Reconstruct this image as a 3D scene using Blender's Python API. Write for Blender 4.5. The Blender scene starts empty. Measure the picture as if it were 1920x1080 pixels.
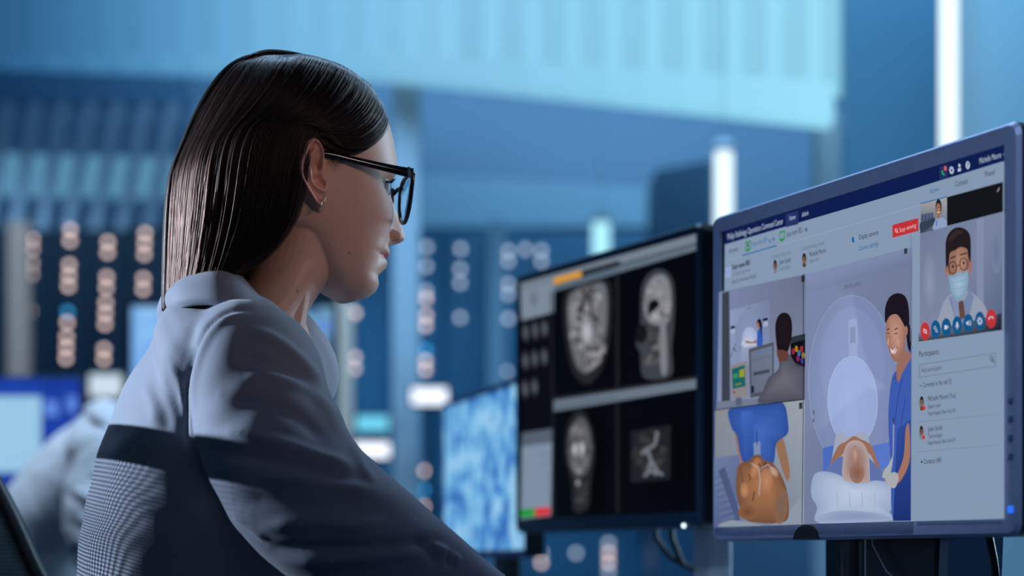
import bpy, bmesh, math, random
import numpy as np
from mathutils import Vector, Matrix

random.seed(7); np.random.seed(7)
sc = bpy.context.scene
col = sc.collection

# ------------------------------------------------------------------ camera, world, lights, exposure
FPX, CX, HY, CAMZ = 3700.0, 960.0, 1050.0, 0.88
cam_d = bpy.data.cameras.new('camera'); cam = bpy.data.objects.new('camera', cam_d); col.objects.link(cam)
cam.location = (0, 0, CAMZ); cam.rotation_euler = (math.pi/2, 0, 0)
cam_d.sensor_width = 36; cam_d.lens = FPX/1920*36; cam_d.shift_y = (HY-540)/1920
cam_d.clip_start = 0.05; cam_d.clip_end = 60
cam_d.dof.use_dof = True; cam_d.dof.focus_distance = 1.83; cam_d.dof.aperture_fstop = cam_d.lens/1000/0.0215
sc.camera = cam
sc.view_settings.view_transform = 'Standard'; sc.view_settings.look = 'None'
sc.view_settings.exposure = 0.0; sc.view_settings.gamma = 1.0; sc.view_settings.use_curve_mapping = False
sc.cycles.use_denoising = True

world = bpy.data.worlds.new('world'); sc.world = world; world.use_nodes = True
bg = world.node_tree.nodes['Background']; bg.inputs[0].default_value = (0.10, 0.22, 0.42, 1); bg.inputs[1].default_value = 0.12

def lamp(name, kind, loc, aim, power, color, size=0.1, size_y=None, spot=None, spread=None):
    d = bpy.data.lights.new(name, kind); o = bpy.data.objects.new(name, d); col.objects.link(o)
    o.location = loc; d.energy = power; d.color = color
    o.rotation_euler = (Vector(aim)-Vector(loc)).to_track_quat('-Z', 'Y').to_euler()
    if kind == 'AREA':
        d.shape = 'RECTANGLE'; d.size = size; d.size_y = size_y or size
        if spread: d.spread = spread
    else:
        d.shadow_soft_size = size
    if kind == 'SPOT': d.spot_size = spot; d.spot_blend = 0.3
    return o
lamp('key_spot', 'SPOT', (-3.80, 2.95, 1.80), (-0.42, 1.77, 1.095), 1450, (0.62, 0.77, 1.0), 0.022, spot=math.radians(10.5))
lamp('face_fill_spot', 'SPOT', (1.35, 0.35, 1.75), (-0.13, 1.85, 1.235), 58, (1.0, 0.72, 0.60), 0.25, spot=math.radians(11.5))  # unseen warm spot added to fill the face
lamp('front_fill', 'AREA', (-0.3, -0.6, 3.2), (-0.2, 1.9, 1.0), 2.6, (0.62, 0.78, 1.0), 1.2, 1.2)  # added fill from behind the camera, no fixture there
lamp('wall_tube_lamp', 'AREA', (1.9, 3.3, 1.9), (-0.2, 1.85, 1.2), 62, (0.50, 0.78, 1.0), 0.25, 1.8)
lamp('ceiling_lamp_blue', 'AREA', (-0.2, 3.4, 3.3), (-0.2, 2.3, 1.0), 38, (0.42, 0.68, 1.0), 1.4, 0.8)
lamp('monitor_fill_spot', 'SPOT', (-0.25, 0.15, 2.5), (0.34, 1.84, 1.10), 62, (0.52, 0.70, 1.0), 0.12, spot=math.radians(17))  # unseen spot added to brighten the big monitor's bezel
lamp('colleague_fill', 'AREA', (-1.5, 3.6, 3.0), (-0.9, 3.8, 1.0), 6, (0.72, 0.86, 1.0), 0.5, 0.5, spread=math.radians(70))  # added fill that lifts the colleague's jacket, no fixture above
lamp('rack_aisle_lamp', 'AREA', (-0.4, 5.2, 3.7), (-0.3, 8.2, 1.6), 155, (0.27, 0.60, 1.0), 5.0, 0.8)
lamp('corner_fill', 'AREA', (0.75, 3.7, 3.1), (1.05, 5.4, 1.9), 22, (0.27, 0.66, 1.0), 0.8, 0.8)  # added fill for the wall panels on the right, no fixture

# ------------------------------------------------------------------ helpers
def W(px, py, Y):
    return Vector(((px-CX)/FPX*Y, Y, CAMZ+(HY-py)/FPX*Y))
def srgb(c):
    if isinstance(c, str):
        c = tuple(int(c[i:i+2], 16) for i in (0, 2, 4))
    return tuple(((v/255/12.92) if v/255 <= 0.04045 else ((v/255+0.055)/1.055)**2.4) for v in c)
MATS = {}
def mat(name, color, rough=0.5, metal=0.0, noise=None, bump=None, spec=0.5, **kw):
    if name in MATS: return MATS[name]
    m = bpy.data.materials.new(name); m.use_nodes = True; nt = m.node_tree; b = nt.nodes['Principled BSDF']
    b.inputs['Base Color'].default_value = (*color, 1); b.inputs['Roughness'].default_value = rough
    b.inputs['Metallic'].default_value = metal; b.inputs['Specular IOR Level'].default_value = spec
    for k, v in kw.items(): b.inputs[k].default_value = v
    tc = nt.nodes.new('ShaderNodeTexCoord')
    if noise:
        n = nt.nodes.new('ShaderNodeTexNoise'); n.inputs['Scale'].default_value = noise[0]; n.inputs['Detail'].default_value = 4
        nt.links.new(tc.outputs['Object'], n.inputs['Vector'])
        r = nt.nodes.new('ShaderNodeMix'); r.data_type = 'RGBA'
        r.inputs[6].default_value = (*[c*(1-noise[1]) for c in color], 1); r.inputs[7].default_value = (*[min(1, c*(1+noise[1])) for c in color], 1)
        nt.links.new(n.outputs['Fac'], r.inputs[0]); nt.links.new(r.outputs[2], b.inputs['Base Color'])
    if bump:
        n2 = nt.nodes.new('ShaderNodeTexNoise'); n2.inputs['Scale'].default_value = bump[0]; n2.inputs['Detail'].default_value = 3
        nt.links.new(tc.outputs['Object'], n2.inputs['Vector'])
        bp = nt.nodes.new('ShaderNodeBump'); bp.inputs['Strength'].default_value = bump[1]; bp.inputs['Distance'].default_value = bump[2]
        nt.links.new(n2.outputs['Fac'], bp.inputs['Height']); nt.links.new(bp.outputs['Normal'], b.inputs['Normal'])
    MATS[name] = m
    return m
def glow(name, color, strength):
    if name in MATS: return MATS[name]
    m = bpy.data.materials.new(name); m.use_nodes = True; b = m.node_tree.nodes['Principled BSDF']
    b.inputs['Base Color'].default_value = (0.02, 0.02, 0.02, 1)
    b.inputs['Emission Color'].default_value = (*color, 1); b.inputs['Emission Strength'].default_value = strength
    MATS[name] = m
    return m
def tag(o, label=None, cat=None, group=None, kind=None):
    if label: o['label'] = label
    if cat: o['category'] = cat
    if group: o['group'] = group
    if kind: o['kind'] = kind
    return o
def mesh_obj(name, verts, faces, m, parent=None, smooth=False):
    me = bpy.data.meshes.new(name); me.from_pydata([tuple(v) for v in verts], [], [tuple(f) for f in faces]); me.update()
    if smooth: me.shade_smooth()
    if m: me.materials.append(m)
    o = bpy.data.objects.new(name, me); col.objects.link(o)
    if parent: o.parent = parent
    return o
def empty(name, loc=(0, 0, 0), rz=0):
    o = bpy.data.objects.new(name, None); col.objects.link(o); o.location = loc; o.rotation_euler = (0, 0, rz)
    o.empty_display_size = 0.05
    return o
class MB:
    def __init__(s): s.v = []; s.f = []
    def add(s, vs, fs):
        k = len(s.v); s.v += [tuple(v) for v in vs]; s.f += [tuple(i+k for i in f) for f in fs]; return s
    def box(s, x0, x1, y0, y1, z0, z1, bev=0.0):
        if bev <= 0:
            vs = [(x, y, z) for x in (x0, x1) for y in (y0, y1) for z in (z0, z1)]
            return s.add(vs, [(0,1,3,2),(4,6,7,5),(0,4,5,1),(2,3,7,6),(0,2,6,4),(1,5,7,3)])
        bm = bmesh.new(); bmesh.ops.create_cube(bm, size=1)
        for v in bm.verts: v.co = Vector(((x0+x1)/2+v.co.x*(x1-x0), (y0+y1)/2+v.co.y*(y1-y0), (z0+z1)/2+v.co.z*(z1-z0)))
        bmesh.ops.bevel(bm, geom=bm.edges[:], offset=bev, segments=2, affect='EDGES', profile=0.5)
        bm.verts.index_update()
        s.add([v.co[:] for v in bm.verts], [[v.index for v in f.verts] for f in bm.faces]); bm.free(); return s
    def tube(s, pts, rad, n=10, caps=True):
        pts = [Vector(p) for p in pts]; N = len(pts)
        rad = rad if isinstance(rad, (list, tuple)) else [rad]*N
        vs = []; up = None
        for i, p in enumerate(pts):
            t = (pts[min(i+1, N-1)]-pts[max(i-1, 0)]).normalized()
            if up is None: up = t.orthogonal().normalized()
            up = (up-t*up.dot(t)).normalized(); sd = t.cross(up)
            for k in range(n):
                a = 2*math.pi*k/n; vs.append(p+(up*math.cos(a)+sd*math.sin(a))*rad[i])
        fs = [(i*n+k, i*n+(k+1) % n, (i+1)*n+(k+1) % n, (i+1)*n+k) for i in range(N-1) for k in range(n)]
        if caps: fs += [tuple(range(n))[::-1], tuple((N-1)*n+k for k in range(n))]
        return s.add(vs, fs)
    def ball(s, c, r, nu=20, nv=12):
        r = r if isinstance(r, (list, tuple)) else (r, r, r)
        vs = [(c[0], c[1], c[2]+r[2])]
        for j in range(1, nv):
            t = math.pi*j/nv
            for i in range(nu):
                a = 2*math.pi*i/nu
                vs.append((c[0]+r[0]*math.sin(t)*math.cos(a), c[1]+r[1]*math.sin(t)*math.sin(a), c[2]+r[2]*math.cos(t)))
        vs.append((c[0], c[1], c[2]-r[2])); L = len(vs)-1
        fs = [(0, 1+i, 1+(i+1) % nu) for i in range(nu)]
        for j in range(nv-2):
            b = 1+j*nu
            fs += [(b+i, b+nu+i, b+nu+(i+1) % nu, b+(i+1) % nu) for i in range(nu)]
        b = 1+(nv-2)*nu
        fs += [(b+i, L, b+(i+1) % nu) for i in range(nu)]
        return s.add(vs, fs)
    def capsule(s, a, b, ra, rb, n=18):
        a, b = Vector(a), Vector(b); t = (b-a).normalized()
        pts = []; rr = []
        for k in range(6):
            ang = math.pi/2*(k/6); pts.append(a-t*ra*math.cos(ang)); rr.append(max(ra*math.sin(ang), 1e-4))
        pts += [a, b]; rr += [ra, rb]
        for k in range(5, -1, -1):
            ang = math.pi/2*(k/6); pts.append(b+t*rb*math.cos(ang)); rr.append(max(rb*math.sin(ang), 1e-4))
        return s.tube(pts, rr, n)
    def build(s, name, m, parent=None, smooth=False):
        return mesh_obj(name, s.v, s.f, m, parent, smooth)
def remesh(mb, voxel, smooth_iter=2, factor=0.5):
    me = bpy.data.meshes.new('tmp'); me.from_pydata(mb.v, [], mb.f); me.update()
    bm = bmesh.new(); bm.from_mesh(me); bmesh.ops.recalc_face_normals(bm, faces=bm.faces); bm.to_mesh(me); bm.free()
    o = bpy.data.objects.new('tmp', me); col.objects.link(o)
    md = o.modifiers.new('r', 'REMESH'); md.mode = 'VOXEL'; md.voxel_size = voxel; md.adaptivity = 0
    if smooth_iter:
        sm = o.modifiers.new('s', 'SMOOTH'); sm.factor = factor; sm.iterations = smooth_iter
    dg = bpy.context.evaluated_depsgraph_get(); dg.update()
    ev = o.evaluated_get(dg); out = bpy.data.meshes.new_from_object(ev)
    bpy.data.objects.remove(o); bpy.data.meshes.remove(me)
    out.shade_smooth()
    return out
def coords(me):
    a = np.empty(len(me.vertices)*3, np.float32); me.vertices.foreach_get('co', a); return a.reshape(-1, 3).astype(np.float64)
def set_coords(me, a):
    me.vertices.foreach_set('co', a.astype(np.float32).ravel()); me.update()
def normals(me):
    a = np.empty(len(me.vertices)*3, np.float32); me.vertices.foreach_get('normal', a); return a.reshape(-1, 3).astype(np.float64)
def color_attr(me, rgb, name='Col'):
    at = me.color_attributes.new(name, 'FLOAT_COLOR', 'POINT')
    at.data.foreach_set('color', np.hstack([rgb, np.ones((len(rgb), 1))]).astype(np.float32).ravel())
def obj_from(me, name, m, parent=None):
    me.name = name; me.materials.clear(); me.materials.append(m)
    o = bpy.data.objects.new(name, me); col.objects.link(o)
    if parent: o.parent = parent
    return o
def to_px(P):
    return np.stack([CX+FPX*P[:, 0]/P[:, 1], HY-FPX*(P[:, 2]-CAMZ)/P[:, 1]], 1)
def poly_dist(p, line):
    """distance of each 2-D / 3-D point to a polyline, and the parameter along it"""
    line = np.asarray(line, float); best = np.full(len(p), 1e9); par = np.zeros(len(p))
    for i in range(len(line)-1):
        a, b = line[i], line[i+1]; ab = b-a
        t = np.clip(((p-a)@ab)/max(ab@ab, 1e-12), 0, 1)
        d = np.linalg.norm(p-(a+t[:, None]*ab), axis=1)
        k = d < best; best[k] = d[k]; par[k] = (i+t[k])/(len(line)-1)
    return best, par
def spline(pts, n):
    """Catmull-Rom through the points, n samples"""
    P = np.asarray(pts, float); P = np.vstack([2*P[0]-P[1], P, 2*P[-1]-P[-2]]); m = len(P)-3
    out = []
    for s in np.linspace(0, m-1e-9, n):
        i = int(s); t = s-i; a, b, c, d = P[i:i+4]
        out.append(0.5*((2*b)+(-a+c)*t+(2*a-5*b+4*c-d)*t*t+(-a+3*b-3*c+d)*t**3))
    return np.array(out)
# ------------------------------------------------------------------ the room
M_floor = mat('floor_dark', (0.03, 0.05, 0.09), 0.35, noise=(6, .2))
M_ceil = mat('ceiling_blue', (0.12, 0.22, 0.34), 0.7, noise=(2, .1))
M_wall = mat('wall_blue', (0.10, 0.24, 0.40), 0.6, noise=(1.5, .12))
M_wall_pale = mat('wall_pale_blue', (0.42, 0.62, 0.74), 0.6, noise=(1.5, .06))
M_dark = mat('dark_cabinet', (0.0035, 0.017, 0.034), 0.35, noise=(3, .2))
M_navy = mat('rack_glass_blue', (0.07, 0.225, 0.36), 0.25, noise=(2, .2))
M_black = mat('black_plastic', (0.006, 0.007, 0.009), 0.4, bump=(300, .1, .0005))
M_col = mat('column_paint', (0.52, 0.55, 0.58), 0.5, noise=(4, .05))
M_beige = mat('beige_post', (0.95, 0.58, 0.42), 0.6, noise=(8, .08))
def struct(o): o['kind'] = 'structure'; return o
struct(MB().box(-5.2, 3.4, -3.0, 10.3, -0.1, 0.0).build('floor', M_floor))
struct(MB().box(-5.2, 3.4, -3.0, 10.3, 4.0, 4.1).build('ceiling', M_ceil))
struct(MB().box(-5.2, 3.4, 10.2, 10.3, 0, 4.0).build('wall_back', M_wall))
struct(MB().box(-5.3, -5.2, -3.0, 10.3, 0, 4.0).build('wall_left', M_wall))
struct(MB().box(3.4, 3.5, -3.0, 10.3, 0, 4.0).build('wall_right', M_wall))

def quad_prism(name, px, Y, depth, m, parent=None, cat=None, label=None):
    """a slab whose front face is given by its corners at depth Y and that goes back by depth"""
    a = [W(x, y, Y) for x, y in px]; b = [p+Vector((0, depth, 0)) for p in a]; n = len(a)
    fs = [tuple(range(n)), tuple(range(2*n-1, n-1, -1))]+[(i, i+n, (i+1) % n+n, (i+1) % n) for i in range(n)]
    return mesh_obj(name, a+b, fs, m, parent)

# --- backlit soffit: glowing bulkhead that runs above the glass partition, with corrugated diffuser panels
G_soff = glow('soffit_diffuser', srgb((118, 184, 216)), 1.0)
G_soff2 = glow('soffit_diffuser_bright', srgb((152, 218, 238)), 1.0)
G_soffL = glow('soffit_diffuser_dim', srgb((84, 142, 186)), 1.0)
G_soffD = glow('soffit_diffuser_faint', srgb((50, 104, 150)), 1.0)
soff = tag(empty('light_soffit', W(900, 60, 6.4)), 'long glowing pale blue soffit across the top above the partition', 'soffit')
def soff_at(px):   # lower edge of the bulkhead
    return np.interp(px, [-200, 0, 330, 740, 1150, 1580, 1700], [118, 122, 132, 146, 188, 234, 242])
def Yso(px): return np.interp(px, [-200, 1700], [7.6, 5.6])
def soff_piece(name, x0, x1, t0, t1, m, dy=0.0, gap=0.0):
    ps = []
    for x, t in ((x0+gap, t0), (x1-gap, t0), (x1-gap, t1), (x0+gap, t1)):
        lo = soff_at(x); ps.append(W(x, -260+(lo+260)*t, Yso(x)))
    a = [p+Vector((0, dy, 0)) for p in ps]; b = [p+Vector((0, dy+0.12, 0)) for p in ps]
    o = mesh_obj(name, a+b, [(3,2,1,0),(4,5,6,7),(0,1,5,4),(1,2,6,5),(2,3,7,6),(3,0,4,7)], m, None)
    o.parent = soff; o.matrix_parent_inverse = soff.matrix_basis.inverted()
    return o
def soff_falloff(x, k=1.0):  # light falloff towards the left painted into the panel glow
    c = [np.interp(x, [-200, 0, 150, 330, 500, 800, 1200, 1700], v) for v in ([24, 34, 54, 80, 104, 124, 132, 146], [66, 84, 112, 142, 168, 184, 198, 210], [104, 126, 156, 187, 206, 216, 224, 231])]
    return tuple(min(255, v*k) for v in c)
def soff_glow(x, k=1.0): return glow('soffit_diffuser_%d_%d' % (int(x)//10, int(k*100)), srgb(soff_falloff(x, k)), 1.0)
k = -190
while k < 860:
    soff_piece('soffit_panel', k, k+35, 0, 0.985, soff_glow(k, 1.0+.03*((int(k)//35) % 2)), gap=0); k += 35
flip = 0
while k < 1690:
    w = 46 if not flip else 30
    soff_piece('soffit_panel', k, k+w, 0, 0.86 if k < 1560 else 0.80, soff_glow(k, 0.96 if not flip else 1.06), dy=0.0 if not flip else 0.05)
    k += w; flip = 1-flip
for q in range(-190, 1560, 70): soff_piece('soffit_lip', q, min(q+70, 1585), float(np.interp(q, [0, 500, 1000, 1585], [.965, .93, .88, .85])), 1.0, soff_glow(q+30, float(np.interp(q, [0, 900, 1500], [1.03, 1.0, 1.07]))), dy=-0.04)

# --- partition of columns and transom behind it
def upright(name, x0, x1, y0, y1, Y, d, m, label, cat, group=None):
    o = quad_prism(name, [(x0, y0), (x1, y0), (x1, y1), (x0, y1)], Y, d, m)
    return tag(o, label, cat, group)
YB = 8.0
def floor_y(Y): return HY+CAMZ*FPX/Y
upright('partition_column', 736, 786, 120, floor_y(6.8), 6.8, 0.10, M_col, 'wide pale blue column beside the face in profile', 'column')
upright('partition_column', 1534, 1584, 215, floor_y(6.2), 6.2, 0.12, M_col, 'pale teal column under the right end of the soffit', 'column')
upright('partition_column', 915, 948, 415, floor_y(7.4), 7.4, 0.07, mat('column_grey', (0.28, 0.40, 0.50), .5), 'slim grey blue post between two rows of rack lights', 'column')
upright('partition_column', 634, 660, 560, floor_y(6.6), 6.6, 0.06, M_beige, 'slim beige post right of the chin', 'column')
upright('partition_column', 14, 52, 415, floor_y(7.0), 7.0, 0.06, mat('brown_post', (0.62, 0.32, 0.22), .6), 'slim brown post at the far left', 'column')
M_bandA = mat('band_teal', (0.46, 0.64, 0.70), 0.5, noise=(2, .1))
tr = quad_prism('partition_transom', [(700, 322), (1236, 352), (1236, 425), (700, 425)], 8.6, 0.15, M_bandA)
tag(tr, 'horizontal teal transom band behind the glasses', 'beam')
hb = quad_prism('glass_partition', [(-200, 90), (640, 90), (1600, 200), (1600, floor_y(9.2)), (-200, floor_y(9.2))], 9.2, 0.1, mat('header_blue', (0.20, 0.34, 0.46), 0.35, noise=(1, .2)))
tag(hb, 'dull blue glass partition under the glowing soffit', 'panel')
db = quad_prism('dark_cabinet', [(1228, 320), (1335, 300), (1335, floor_y(7.0)), (1228, floor_y(7.0))], 7.0, 0.4, mat('cabinet_navy', (0.025, 0.09, 0.16), .4))
tag(db, 'tall dark cabinet behind the vertical light tubes', 'cabinet')
wp = quad_prism('dark_wall_panel', [(1588, -250), (1760, -250), (1760, floor_y(5.4)), (1588, floor_y(5.4))], 5.4, 0.1, mat('panel_teal_dark', (0.10, 0.24, 0.34), 0.5, noise=(2, .2)))
tag(wp, 'dark teal wall panel between the soffit and the tall tube', 'panel')
pw = quad_prism('pale_wall_panel', [(1800, -300), (2150, -300), (2150, floor_y(4.6)), (1800, floor_y(4.6))], 4.6, 0.1, M_wall_pale)
tag(pw, 'pale blue wall panel above the big monitor corner', 'panel')

# --- vertical tube lamps on the right, receding to the left
G_tube = glow('tube_white', (0.80, 0.96, 1.0), 1.25)
G_tubeb = glow('tube_cyan', (0.42, 0.86, 1.0), 1.15)
def tube_lamp(x, y0, y1, wpx, Y, g, label):
    root = tag(empty('tube_lamp', W(x, y1, Y)), label, 'lamp', 'vertical tube lamps on the right')
    z0, z1 = W(x, y1, Y).z, W(x, y0, Y).z; r = wpx/2/FPX*Y; c = W(x, y0, Y)
    inv = root.matrix_basis.inverted() if False else Matrix.Translation(-root.location)
    for nm, mb, mm in (('tube', MB().tube([(c.x, Y, z0), (c.x, Y, z1)], r, 20), g),
                       ('end_cap', MB().tube([(c.x, Y, z1), (c.x, Y, z1+.03)], r*1.05, 20), M_col), ('hanger_rod', MB().tube([(c.x, Y, z1+.03), (c.x, Y, 4.0)], .0014, 8), M_col),
                       ('end_cap', MB().tube([(c.x, Y, z0-.03), (c.x, Y, z0)], r*1.05, 20), M_col)):
        o = mb.build(nm, mm, root, True); o.matrix_parent_inverse = inv
tube_lamp(1779, -230, 900, 36, 4.5, G_tube, 'tall white tube lamp reaching down behind the big monitor')
tube_lamp(1357, 285, 740, 34, 5.5, G_tube, 'white tube lamp seen between the two front monitors')
tube_lamp(1127, 418, 640, 32, 7.2, G_tubeb, 'shortest cyan white tube lamp above the scan monitor')

# --- upper left: pale slats stand in for light streaks reflected on glass
M_slat = mat('streak_slat_pale', (0.85, 0.84, 0.88), .5)
G_lv = glow('louvre_backlight', srgb((88, 140, 172)), 1.0)
lv = tag(empty('louvre_panels', W(150, 300, 8.0)), 'slatted blue panels drawn for the light streaks at upper left above the dark racks', 'louvre')
linv = Matrix.Translation(-lv.location)
def lvp(name, px, Y, d, m):
    o = quad_prism(name, px, Y, d, m); o.parent = lv; o.matrix_parent_inverse = linv; return o
lvp('upper_panel', [(-60, 110), (345, 126), (345, 196), (-60, 190)], 8.3, 0.1, mat('louvre_top', (0.24, 0.40, 0.55), .5))
lvp('back_panel', [(-60, 186), (345, 190), (345, 300), (-60, 290)], 8.35, 0.1, mat('louvre_mid', (0.50, 0.60, 0.72), .5))  # panel tones made pale in place of light falling on them
lvp('backlight', [(-60, 286), (330, 296), (330, 372), (-60, 366)], 8.35, 0.1, G_lv)
lvp('lower_panel', [(-60, 360), (330, 366), (330, 452), (-60, 446)], 8.36, 0.1, mat('louvre_low', (0.36, 0.46, 0.60), .5))
for i in range(8):
    x = -20+52*i
    lvp('streak_slat', [(x+26, 190), (x+42, 190), (x+6-i*2, 430), (x-14-i*2, 430)], 8.2, 0.04, M_slat)

# --- server racks with indicator lights
G_led = glow('led_warm', (1.0, 0.74, 0.68), 2.5)
G_ledp = glow('led_pale', (0.72, 0.82, 1.0), 1.6)
G_ledb = glow('led_blue', (0.04, 0.36, 0.75), 2.6)
led_me = {}
def led_mesh(key, g):
    if key not in led_me:
        mb = MB().tube([(0, 0, 0), (0, -0.012, 0)], 0.0110, 20); me = bpy.data.meshes.new('indicator_light')
        me.from_pydata(mb.v, [], mb.f); me.materials.append(g); led_me[key] = me
    return led_me[key]
def rack(x0, x1, y0, Y, m, label, lights):
    a = W(x0, y0, Y); b = W(x1, y0, Y)
    root = tag(empty('server_rack', ((a.x+b.x)/2, Y, 0)), label, 'server rack', 'server racks along the back')
    inv = Matrix.Translation(-root.location)
    def add(mb, nm, mm):
        o = mb.build(nm, mm, root); o.matrix_parent_inverse = inv; return o
    add(MB().box(a.x, b.x, Y, Y+0.7, 0.0, a.z, 0.004), 'cabinet_body', m)
    add(MB().box(a.x+.02, b.x-.02, Y-.012, Y, 0.08, a.z-.04, 0.003), 'front_door', m)
    add(MB().box(b.x-.05, b.x-.035, Y-.03, Y-.012, 0.95, 1.15, .002), 'door_handle', M_black)
    for (px, py, g) in lights:
        p = W(px, py, Y-.012); o = bpy.data.objects.new('indicator_light', led_mesh(*{'w': ('w', G_led), 'p': ('p', G_ledp), 'b': ('b', G_ledb)}[g]))
        col.objects.link(o); o.parent = root; o.matrix_parent_inverse = inv; o.location = p
def leds(x, ys, blue=(), c='w'): return [(x+(y-450)*-0.035, y, 'b' if y in blue else c) for y in ys]
rack(-90, 96, 430, 8.0, M_dark, 'dark rack at far left with the leftmost column of lights', leds(61, [449, 467, 494, 514, 583, 631, 650, 670]))
rack(98, 166, 430, 8.0, M_dark, 'dark rack with ten lights, one of them blue', leds(132, [431, 452, 497, 517, 537, 585, 605, 632, 652, 672], (585,)))
rack(168, 237, 430, 8.0, M_dark, 'dark rack third from the left edge with nine lights', leds(203, [454, 474, 520, 540, 568, 588, 608, 655, 674]))
rack(239, 330, 425, 8.0, M_dark, 'dark rack nearest the long dark hair', leds(272, [438, 457, 477, 523, 543]))
rack(332, 634, 430, 8.0, M_dark, 'dark rack bank hidden behind the seated woman', leds(500, [520, 545]))
rack(636, 738, 430, 8.0, M_navy, 'blue rack right of the chin behind the beige post', [(666, 587, 'w'), (665, 670, 'w'), (665, 691, 'w'), (676, 874, 'w')])
rack(740, 830, 430, 8.0, M_navy, 'blue rack with the longest column of lights beside the pale column', [(800, 464, 'p'), (799, 500, 'p'), (799, 546, 'p'), (799, 560, 'w'), (799, 592, 'w'), (798, 611, 'w'), (798, 657, 'b'), (798, 677, 'w'), (798, 694, 'w'), (781, 837, 'b'), (797, 883, 'w'), (797, 919, 'b'), (797, 950, 'w')])
rack(832, 912, 430, 8.0, M_navy, 'blue rack with four lights left of the slim post', [(864, 467, 'p'), (863, 505, 'p'), (863, 531, 'p'), (863, 596, 'p')])
rack(914, 1000, 430, 8.0, M_navy, 'blue rack partly behind the scan monitor edge', [(953, 471, 'p'), (953, 490, 'p'), (953, 533, 'p'), (953, 552, 'p'), (953, 598, 'p'), (949, 697, 'p'), (985, 468, 'p')])
rack(1002, 1226, 440, 8.0, M_navy, 'wide blue rack behind the scan monitor', [(1015, 470, 'p'), (1015, 490, 'p'), (1015, 1037, 'p'), (1015, 1055, 'w'), (1080, 1037, 'p'), (1141, 1019, 'p'), (1141, 1037, 'w'), (1141, 1055, 'w'), (1141, 1073, 'p')])
# ------------------------------------------------------------------ screens drawn as flat coloured layers
def homography(src, dst):
    A = []; b = []
    for (x, y), (u, v) in zip(src, dst):
        A += [[x, y, 1, 0, 0, 0, -u*x, -u*y], [0, 0, 0, x, y, 1, -v*x, -v*y]]; b += [u, v]
    h = np.linalg.solve(np.array(A, float), np.array(b, float)); return np.append(h, 1).reshape(3, 3)
def screen_mat(name, strength):
    m = bpy.data.materials.new(name); m.use_nodes = True; nt = m.node_tree; b = nt.nodes['Principled BSDF']
    b.inputs['Base Color'].default_value = (0.001, 0.001, 0.0012, 1); b.inputs['Roughness'].default_value = 0.5
    b.inputs['Specular IOR Level'].default_value = 0.06
    a = nt.nodes.new('ShaderNodeAttribute'); a.attribute_name = 'Col'
    nt.links.new(a.outputs['Color'], b.inputs['Emission Color']); b.inputs['Emission Strength'].default_value = strength
    return m
_fc = bpy.data.curves.new('tmp_font', 'FONT')
def text_mesh(body):
    c = bpy.data.curves.new('tmp', 'FONT'); c.body = body; c.resolution_u = 3; c.fill_mode = 'FRONT'
    o = bpy.data.objects.new('tmp', c); col.objects.link(o)
    dg = bpy.context.evaluated_depsgraph_get(); dg.update()
    me = bpy.data.meshes.new_from_object(o.evaluated_get(dg))
    v = coords(me); f = [tuple(p.vertices) for p in me.polygons]
    bpy.data.objects.remove(o); bpy.data.curves.remove(c); bpy.data.meshes.remove(me)
    return v, f
_H, _ = text_mesh('H'); CAPH = _H[:, 1].max()
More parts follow.
